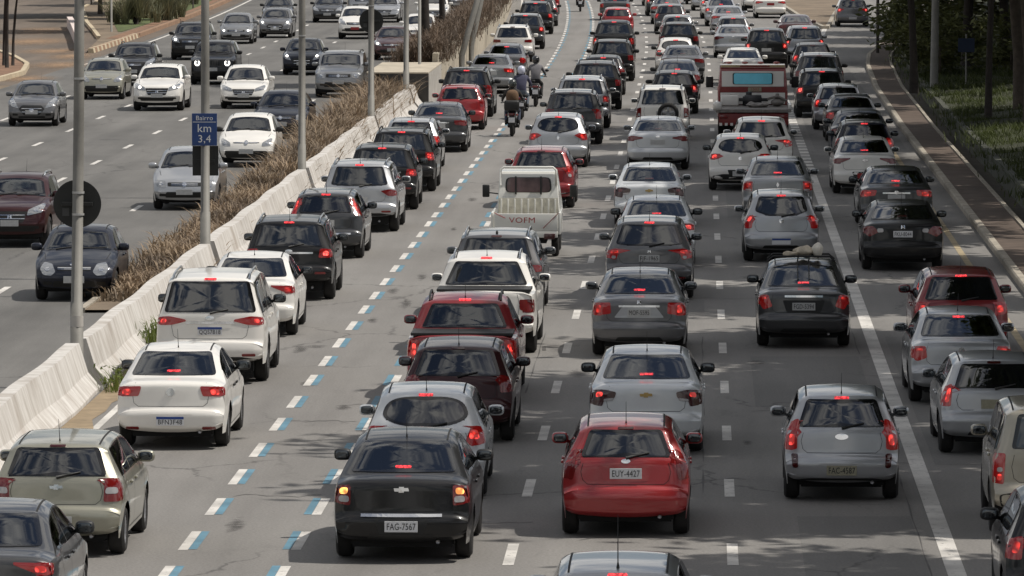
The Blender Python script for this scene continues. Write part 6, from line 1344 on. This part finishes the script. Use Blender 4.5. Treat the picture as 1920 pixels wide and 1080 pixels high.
# ------------------------------------------------------------------ old cream flatbed pickup
CREAM = paint((.70, .695, .645), 0, .45)
RUST = mat('faded_red_letters', (.35, .05, .045), .6)
def old_pickup():
    g = ground(986, 480); a = -heading(g.y); near = Vector((g.x * (g.y - .75) / g.y, g.y - .75, 0))
    t = tag(empty('pickup_truck', near, a), 'old cream single-cab pickup with open bed, grille headboard and red letters on tailgate', 'pickup', FWD)
    W2 = .74
    link('bed_floor', MB().box(-W2 + .03, W2 - .03, .05, 1.95, .60, .66).mesh('bed_floor', mat('worn_bed', (.32, .30, .25), .8, var=.3, vscale=5), False), t)
    link('tailgate', MB().box(-W2 + .04, W2 - .04, 0, .05, .60, .98, .012).mesh('tailgate', CREAM), t)
    for sg in (1, -1): link('bed_side', MB().box(sg * W2 - .03, sg * W2 + .03, .02, 1.98, .52, 1.0, .015).mesh('bed_side', CREAM), t)
    q = link('tailgate_lettering', text_mesh('VOFM', .17, RUST), t, (-.08, -.004, .83)); q.rotation_euler = (math.pi / 2, 0, 0); q.scale = (1.25, 1, .8)
    link('tailgate_stay', MB().tube([(-.70, -.02, 1.0), (-.45, -.03, .88)], .008, 5).mesh('tailgate_stay', RUST), t)
    link('tailgate_stay', MB().tube([(.72, -.02, 1.0), (.38, -.03, .66)], .008, 5).mesh('tailgate_stay', RUST), t)
    # cab
    cb = MB(); prof = [(2.0, .50), (2.0, 1.72), (2.06, 1.80), (2.6, 1.84), (3.0, 1.78), (3.35, 1.10), (3.45, .95), (3.48, .45)]
    xs = [-1, -.97, -.8, 0, .8, .97, 1]; vs, fs = [], []
    def cw(z): return .73 - .10 * max(0, (z - 1.0)) / .84
    for (y, z) in prof:
        for x in xs: vs.append((x * cw(z), y + (.03 if abs(x) == 1 else 0) * (1 if y < 2.3 else -1), z - (.04 if abs(x) == 1 and z > 1.6 else 0)))
    for i in range(len(prof) - 1):
        for k in range(6): fs.append((i * 7 + k, i * 7 + k + 1, i * 7 + 8 + k, i * 7 + 7 + k))
    for sgk in (0, 6): fs.append(tuple(i * 7 + sgk for i in range(len(prof))))
    link('cab', cb.add(vs, fs).mesh('cab', CREAM, angle=45), t)
    o_ = rpoly([Vector((-.52, 1.34)), Vector((.52, 1.34)), Vector((.50, 1.68)), Vector((-.50, 1.68))], .11)
    def flat(poly, y, d=.012): n = len(poly); return MB().add([(p.x, y, p.y) for p in poly] + [(p.x, y + d, p.y) for p in poly], [tuple(range(n))] + [(i, (i + 1) % n, n + (i + 1) % n, n + i) for i in range(n)])
    wf = link('rear_window_seal', flat(o_, 1.975).mesh('rear_window_seal', BLACK, False), t)
    link('rear_window', flat([p * .93 + Vector((0, 1.51 * .07)) for p in o_], 1.968).mesh('rear_window', glass_mat('reddish_window', (.15, .10, .10)), False), wf)
    link('window_bar', MB().box(-.30, -.26, 1.945, 1.965, 1.30, 1.70).mesh('window_bar', BLACK, False), wf); link('window_bar', MB().box(.26, .30, 1.945, 1.965, 1.30, 1.70).mesh('window_bar', BLACK, False), wf)
    hb = link('headboard', MB().box(-.66, .66, 1.90, 1.93, .66, 1.22).mesh('headboard', mat('stained_cream', (.58, .555, .47), .7, var=.25, vscale=6), False), t)
    for k in range(9): link('headboard_rib', MB().box(-.60 + k * .15 - .02, -.60 + k * .15 + .02, 1.87, 1.90, .72, 1.20, .008).mesh('headboard_rib', CREAM), hb)
    link('roof_spoiler', MB().tube([(-.62, 1.98, 1.50), (-.62, 1.99, 1.84), (-.55, 1.99, 1.90), (.55, 1.99, 1.90), (.62, 1.99, 1.84), (.62, 1.98, 1.50)], .028, 8).mesh('roof_spoiler', CREAM), t)
    for sg in (1, -1):
        link('taillight', MB().box(sg * .52 - .12, sg * .52 + .12, -.03, .0, .42, .54, .01).mesh('taillight', LAMPD), t)
        m_ = link('mirror', MB().box(sg * .98 - .08, sg * .98 + .08, 2.98, 3.05, 1.18, 1.46, .025).tube([(sg * .70, 3.1, 1.25), (sg * .92, 3.02, 1.28)], .015, 6).mesh('mirror', BLACK), t)
    link('bumper', MB().box(-.70, .70, .0, .08, .45, .60, .015).mesh('bumper', CREAM), t)
    link('chassis', MB().box(-.45, .45, .1, 3.3, .32, .56).mesh('chassis', UNDER, False), t)
    link('licence_plate', MB().box(-.2, .2, -.012, -.002, .44, .57, .003).mesh('licence_plate', PLATE, False), t)
    tm, rm, bk = wheel_meshes(.28, .17)
    for y in (.75, 2.75):
        for sg in (1, -1): w_ = link('wheel', tm, t, (sg * .63, y, .285)); w_.rotation_euler = (0, 0, 0 if sg > 0 else math.pi); link('rim', rm, w_)
old_pickup()
# ------------------------------------------------------------------ red and white tow truck
def tow_truck():
    g = ground(1413, 257); a = -heading(g.y); near = Vector((g.x * (g.y - 1.1) / g.y, g.y - 1.1, 0))
    RED = paint((.26, .035, .033), .1, .4); CRM = paint((.76, .73, .69), 0, .4); BAND = mat('dark_red_band', (.20, .028, .026), .5, var=.2)
    STL = mat('worn_steel', (.22, .20, .185), .55, .5, var=.35, vscale=5); DKS = mat('dark_gear', (.04, .04, .042), .6, .3, var=.4, vscale=6)
    t = tag(empty('tow_truck', near, a), 'red and white tow truck with blue reflecting rear window, amid the queue', 'truck')
    link('bed', MB().box(-1.10, 1.10, 0, 3.5, .93, 1.05, .015).mesh('bed', STL, False), t)
    for sg in (1, -1): link('bed_rail', MB().box(sg * 1.06 - .05, sg * 1.06 + .05, .05, 3.4, 1.055, 1.22, .02).mesh('bed_rail', CRM), t)
    link('bed_corner', MB().ell((-1.06, .1, 1.16), .13, .2, .17, .7).mesh('bed_corner', CRM), t)
    link('rear_bumper', MB().box(-1.02, 1.02, .06, .18, .48, .90, .02).mesh('rear_bumper', BAND), t)
    for k in range(5): link('bumper_stripe', MB().box(-1.0 + k * .16, -.92 + k * .16, .045, .058, .46, .56, 0, Matrix.Translation((0, 0, 0))).mesh('bumper_stripe', CRM, False), t)
    for sg in (1, -1): l_ = link('taillight', MB().box(sg * .88 - .12, sg * .88 + .12, .03, .058, .72, .84, .01).mesh('taillight', LAMP), t)
    link('licence_plate', MB().box(-.2, .2, .045, .058, .62, .76, .003).mesh('licence_plate', PLATER, False), t)
    link('chassis', MB().box(-.45, .45, .2, 5.6, .5, .92).mesh('chassis', UNDER, False), t)
    link('mud_flap', MB().box(-1.02, -.45, .7, .73, .16, .62).mesh('mud_flap', UNDER, False), t); link('mud_flap', MB().box(.45, 1.02, .7, .73, .16, .62).mesh('mud_flap', UNDER, False), t)
    # cab
    prof = [(3.62, .62), (3.56, 1.55), (3.62, 2.34), (3.74, 2.46), (4.9, 2.50), (5.2, 2.38), (5.65, 1.5), (5.75, .6)]; xs = [-1, -.98, -.92, 0, .92, .98, 1]; vs, fs = [], []
    for (y, z) in prof:
        for x in xs: vs.append((x * (1.04 - .06 * max(0, z - 1.5)), y + (.06 if abs(x) == 1 else 0) * (1 if y < 4 else -1), z - (.07 if abs(x) == 1 and z > 2.2 else 0)))
    for i in range(len(prof) - 1):
        for k in range(6): fs.append((i * 7 + k, i * 7 + k + 1, i * 7 + 8 + k, i * 7 + 7 + k))
    for q in (0, 6): fs.append(tuple(i * 7 + q for i in range(len(prof))))
    cab = link('cab', MB().add(vs, fs).mesh('cab', RED, angle=45), t)
    link('rear_panel', MB().box(-.92, .92, 3.525, 3.55, 1.72, 2.28, .01).mesh('rear_panel', CRM, False), cab)
    link('lower_panel', MB().box(-.96, .96, 3.525, 3.55, 1.08, 1.50, .01).mesh('lower_panel', CRM, False), cab)
    link('red_band', MB().box(-.98, .98, 3.515, 3.545, 1.52, 1.70, .008).mesh('red_band', BAND, False), cab)
    o_ = rpoly([Vector((-.60, 1.80)), Vector((.60, 1.80)), Vector((.60, 2.22)), Vector((-.60, 2.22))], .07); n = len(o_)
    f_ = lambda y, s_, m, nm: link(nm, MB().add([(p.x * s_, y, 2.01 + (p.y - 2.01) * s_) for p in o_] + [(p.x * s_, y + .02, 2.01 + (p.y - 2.01) * s_) for p in o_], [tuple(range(n))] + [(i, (i + 1) % n, n + (i + 1) % n, n + i) for i in range(n)]).mesh(nm, m, False), cab)
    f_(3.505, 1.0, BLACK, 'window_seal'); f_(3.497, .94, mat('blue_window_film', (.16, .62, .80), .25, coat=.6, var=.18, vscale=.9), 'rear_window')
    sp_ = link('name_plate', MB().box(-.20, .20, 3.495, 3.512, 1.54, 1.69, .005).mesh('name_plate', PLATEY, False), cab, (.06, 0, 0)); q = link('lettering', text_mesh('1002', .13, RUST), sp_, (0, 3.492, 1.615)); q.rotation_euler = (math.pi / 2, 0, 0)
    link('roof_board', MB().box(-.95, .95, 3.60, 3.68, 2.42, 2.50, .01).mesh('roof_board', mat('ochre_board', (.40, .31, .16), .7, var=.3, vscale=5)), cab); link('roof_board_centre', MB().box(-.38, .50, 3.585, 3.598, 2.43, 2.49).mesh('roof_board_centre', BAND, False), cab)
    for k in range(4): link('roof_lamp', MB().ell((-.70 + .47 * k, 4.3, 2.56), .10, .07, .05).mesh('roof_lamp', mat('roof_lamp_red', (.42, .10, .08), .3, coat=.6)), cab)
    for sg in (1, -1): link('mirror', MB().box(sg * 1.28 - .11, sg * 1.28 + .11, 5.1, 5.2, 1.62, 2.02, .03).tube([(sg * 1.0, 5.2, 1.9), (sg * 1.25, 5.15, 1.9)], .02, 6).mesh('mirror', BLACK), t)
    link('winch', MB().box(-.30, .26, 2.9, 3.3, 1.06, 1.38, .03).lathe([(-.25, .10), (-.25, .17), (.25, .17), (.25, .10)], 14, 'x', (.0, 2.7, 1.28)).mesh('winch', DKS), t)
    link('crane_post', MB().tube([(-.12, 2.9, 1.05), (-.12, 2.8, 1.55)], .09, 8).box(-.42, .45, 2.6, 2.72, 1.22, 1.34, .02).mesh('crane_post', DKS), t)
    link('tow_head', MB().tube([(.70, 2.4, 1.05), (.72, 2.3, 1.52)], [.12, .05], 10).tube([(.42, 2.3, 1.32), (.72, 2.25, 1.42), (.98, 2.3, 1.26)], .05, 8).ell((.72, 2.3, 1.2), .2, .2, .14).mesh('tow_head', STL), t)
    link('tool_box', MB().box(-.95, -.42, 2.5, 3.2, 1.06, 1.45, .05).mesh('tool_box', CRM), t); link('chain_heap', lumpy(.3, .3, .09, 8, STL, 'chain_heap'), t, (.12, 1.6, 1.12))
    tm, rm, bk = wheel_meshes(.40, .26)
    for y in (1.1, 4.9):
        for sg in (1, -1): w_ = link('wheel', tm, t, (sg * (.90), y, .405 / .88)); w_.rotation_euler = (0, 0, 0 if sg > 0 else math.pi); w_.scale = (1, 1, 1 / .88); link('rim', rm, w_)
    t.scale = (1.08, 1, .88)
tow_truck()
# ------------------------------------------------------------------ motorcycles and riders
def skin_person(seat, shirt, legs, name='person', bend=0.0):
    J = {'pel': (0, 0, 0), 'sp': (0, .05, .22), 'ch': (0, .11 + bend, .42), 'nk': (0, .15 + bend, .58), 'hd': (0, .18 + bend, .70)}; E_ = [('pel', 'sp'), ('sp', 'ch'), ('ch', 'nk'), ('nk', 'hd')]; Rr = {'pel': .15, 'sp': .135, 'ch': .155, 'nk': .065, 'hd': .09}
    for sg, q in ((1, 'r'), (-1, 'l')):
        J.update({q + 's': (sg * .19, .12 + bend, .50), q + 'e': (sg * .31, .30 + bend * .7, .28), q + 'w': (sg * .33, .52, .20), q + 'h': (sg * .33, .60, .18), q + 'hip': (sg * .11, .03, -.03), q + 'k': (sg * .21, .42, -.12), q + 'a': (sg * .20, .20, -.50), q + 't': (sg * .21, .36, -.55)})
        Rr.update({q + 's': .075, q + 'e': .052, q + 'w': .036, q + 'h': .045, q + 'hip': .10, q + 'k': .068, q + 'a': .048, q + 't': .045})
        E_ += [('ch', q + 's'), (q + 's', q + 'e'), (q + 'e', q + 'w'), (q + 'w', q + 'h'), ('pel', q + 'hip'), (q + 'hip', q + 'k'), (q + 'k', q + 'a'), (q + 'a', q + 't')]
    ks = list(J); me = bpy.data.meshes.new(name); me.from_pydata([J[k_] for k_ in ks], [(ks.index(a), ks.index(b)) for a, b in E_], [])
    o = bpy.data.objects.new(name, me); COL.objects.link(o); md = o.modifiers.new('skin', 'SKIN'); sb = o.modifiers.new('sub', 'SUBSURF'); sb.levels = 1; sb.render_levels = 1
    for i, k_ in enumerate(ks): me.skin_vertices[0].data[i].radius = (Rr[k_], Rr[k_])
    me.skin_vertices[0].data[0].use_root = True
    dg = bpy.context.evaluated_depsgraph_get(); m2 = bpy.data.meshes.new_from_object(o.evaluated_get(dg)); bpy.data.objects.remove(o)
    m2.materials.clear()
    for m_ in (shirt, legs, mat('shoe_black', (.015, .014, .013), .7), mat('skin_tone', (.30, .17, .11), .6)): m2.materials.append(m_)
    for p in m2.polygons:
        cc = p.center; i = 0
        if cc.z < .04 and abs(cc.x) < .28 and not (cc.y > .45 and cc.z > .05): i = 1
        if cc.z < -.42: i = 2
        if cc.y > .52 and cc.z > .05: i = 2
        p.material_index = i; p.use_smooth = True
    return m2
def motorcycle(px, py, label, body, seatc, case=False, scoot=False):
    g = ground(px, py); a = -heading(g.y); t = tag(empty('motorcycle', g, a), label, 'motorcycle', 'motorcycles filtering between the lanes')
    tw = MB().lathe([(-.055, .20), (-.065, .25), (-.045, .295), (0, .31), (.045, .295), (.065, .25), (.055, .20)], 22, 'x').mesh('wheel', TYRE); rm = MB().lathe([(-.03, .001), (-.03, .06), (-.02, .19), (-.05, .205), (.05, .205), (.02, .19), (.03, .06), (.03, .001)], 18, 'x').mesh('rim', RIM)
    for y in (0, 1.28): w_ = link('wheel', tw, t, (0, y, .31)); link('rim', rm, w_)
    link('engine', MB().box(-.16, .16, .42, .86, .26, .60, .05).tube([(.16, .8, .3), (.19, .3, .30), (.19, -.18, .38)], [.03, .04, .055], 8).mesh('engine', DKG), t)
    link('frame', MB().tube([(0, -.05, .62), (0, .35, .62), (0, .95, .82), (0, 1.0, .95)], .04, 8).tube([(-.10, 0, .32), (-.10, .45, .42)], .035, 6).tube([(.10, 0, .32), (.10, .45, .42)], .035, 6).mesh('frame', DKG), t)
    link('fuel_tank', MB().ell((0, .70, .86), .17, .28, .14, .8).mesh('fuel_tank', body), t)
    link('seat', MB().box(-.14, .14, -.12, .52, .74, .84, .05).mesh('seat', BLACK), t)
    link('tail_fairing', MB().box(-.12, .12, -.30, .05, .66, .78, .05).mesh('tail_fairing', body), t)
    link('taillight', MB().box(-.10, .10, -.325, -.295, .68, .76, .02).mesh('taillight', LAMP), t)
    link('rear_mudguard', MB().box(-.075, .075, -.38, -.31, .36, .68, .015).mesh('rear_mudguard', BLACK), t)
    link('licence_plate', MB().box(-.10, .10, -.40, -.385, .46, .62, .004).mesh('licence_plate', PLATEW, False), t)
    for sg in (1, -1):
        link('fork', MB().tube([(sg * .10, 1.28, .31), (sg * .10, 1.02, 1.0)], .028, 7).mesh('fork', RIM), t)
        link('mirror', MB().ell((sg * .38, .98, 1.26), .075, .02, .05).tube([(sg * .30, .92, 1.06), (sg * .37, .98, 1.24)], .008, 5).mesh('mirror', BLACK), t)
        link('turn_signal', MB().ell((sg * .17, -.30, .70), .04, .03, .03).mesh('turn_signal', LITO if False else REFL), t)
    link('handlebar', MB().tube([(-.38, .84, 1.04), (-.22, .98, 1.06), (.22, .98, 1.06), (.38, .84, 1.04)], .017, 7).mesh('handlebar', BLACK), t)
    link('headlight', MB().ell((0, 1.16, .92), .11, .10, .11).mesh('headlight', HLAMP), t)
    link('front_mudguard', MB().box(-.07, .07, 1.02, 1.52, .61, .65, .015).mesh('front_mudguard', body), t)
    if case: link('top_case', MB().box(-.24, .24, -.46, -.10, .84, 1.16, .06).mesh('top_case', BLACK), t)
    return t
DKG = mat('engine_black', (.02, .02, .021), .5, .4)
def rider(mc, label, shirt, legs, helm, vest=None, back=None):
    t = tag(empty('person', mc.matrix_basis @ Vector((0, .22, .92)), mc.rotation_euler.z), label, 'person', 'motorcycle riders')
    link('body', skin_person(None, shirt, legs), t)
    h = link('helmet', MB().ell((0, .19, .74), .135, .16, .155, .92, 18, 12).mesh('helmet', helm), t)
    link('visor', MB().ell((0, .30, .74), .11, .06, .055, .8).mesh('visor', G_DARK), h)
    if vest: link('vest', MB().ell((0, .065, .33), .205, .165, .23, .75, 16, 10).mesh('vest', vest), t)
    if back: link('backpack', MB().box(-.17, .17, -.20, -.03, .10, .50, .06).mesh('backpack', back), t)
    return t
CL = lambda nm, col: mat(nm, col, .85, var=.2, vscale=7)
HP = lambda nm, col: mat(nm, col, .25, coat=.8)
m1 = motorcycle(960, 256, 'black motorcycle with pale plate and top case, nearest in the blue-marked strip', HP('moto_black', (.012, .012, .013)), None, case=True)
rider(m1, 'rider in an ochre brown vest and jeans on the nearest motorcycle', CL('black_sleeve', (.025, .022, .02)), CL('blue_jeans', (.045, .055, .085)), HP('dark_helmet', (.03, .035, .032)), CL('ochre_vest', (.13, .075, .04)))
m2 = motorcycle(977, 224, 'blue motorcycle partly hidden just ahead of the nearest rider', HP('moto_blue', (.02, .035, .10)), None)
rider(m2, 'rider with a white and blue helmet and purplish blue jacket', CL('blue_jacket', (.055, .056, .095)), CL('denim_shorts', (.12, .14, .17)), HP('white_blue_helmet', (.55, .57, .68)), None)
m3 = motorcycle(1004, 200, 'black motorcycle with pale plate beside the blue-jacketed rider', HP('moto_charcoal', (.02, .02, .021)), None)
rider(m3, 'rider in a grey jacket and black helmet right of the blue-jacketed rider', CL('grey_jacket', (.16, .155, .165)), CL('black_trousers', (.02, .02, .021)), HP('black_helmet', (.012, .012, .013)), None)
m4 = motorcycle(1088, 22, 'lone distant motorcycle in the blue-marked strip at the top edge', HP('moto_dark', (.02, .02, .022)), None)
rider(m4, 'distant rider in dark clothes alone in the strip at the top edge', CL('dark_jacket', (.05, .05, .055)), CL('dark_trousers', (.025, .025, .027)), HP('dark_helmet_far', (.04, .04, .042)), None)
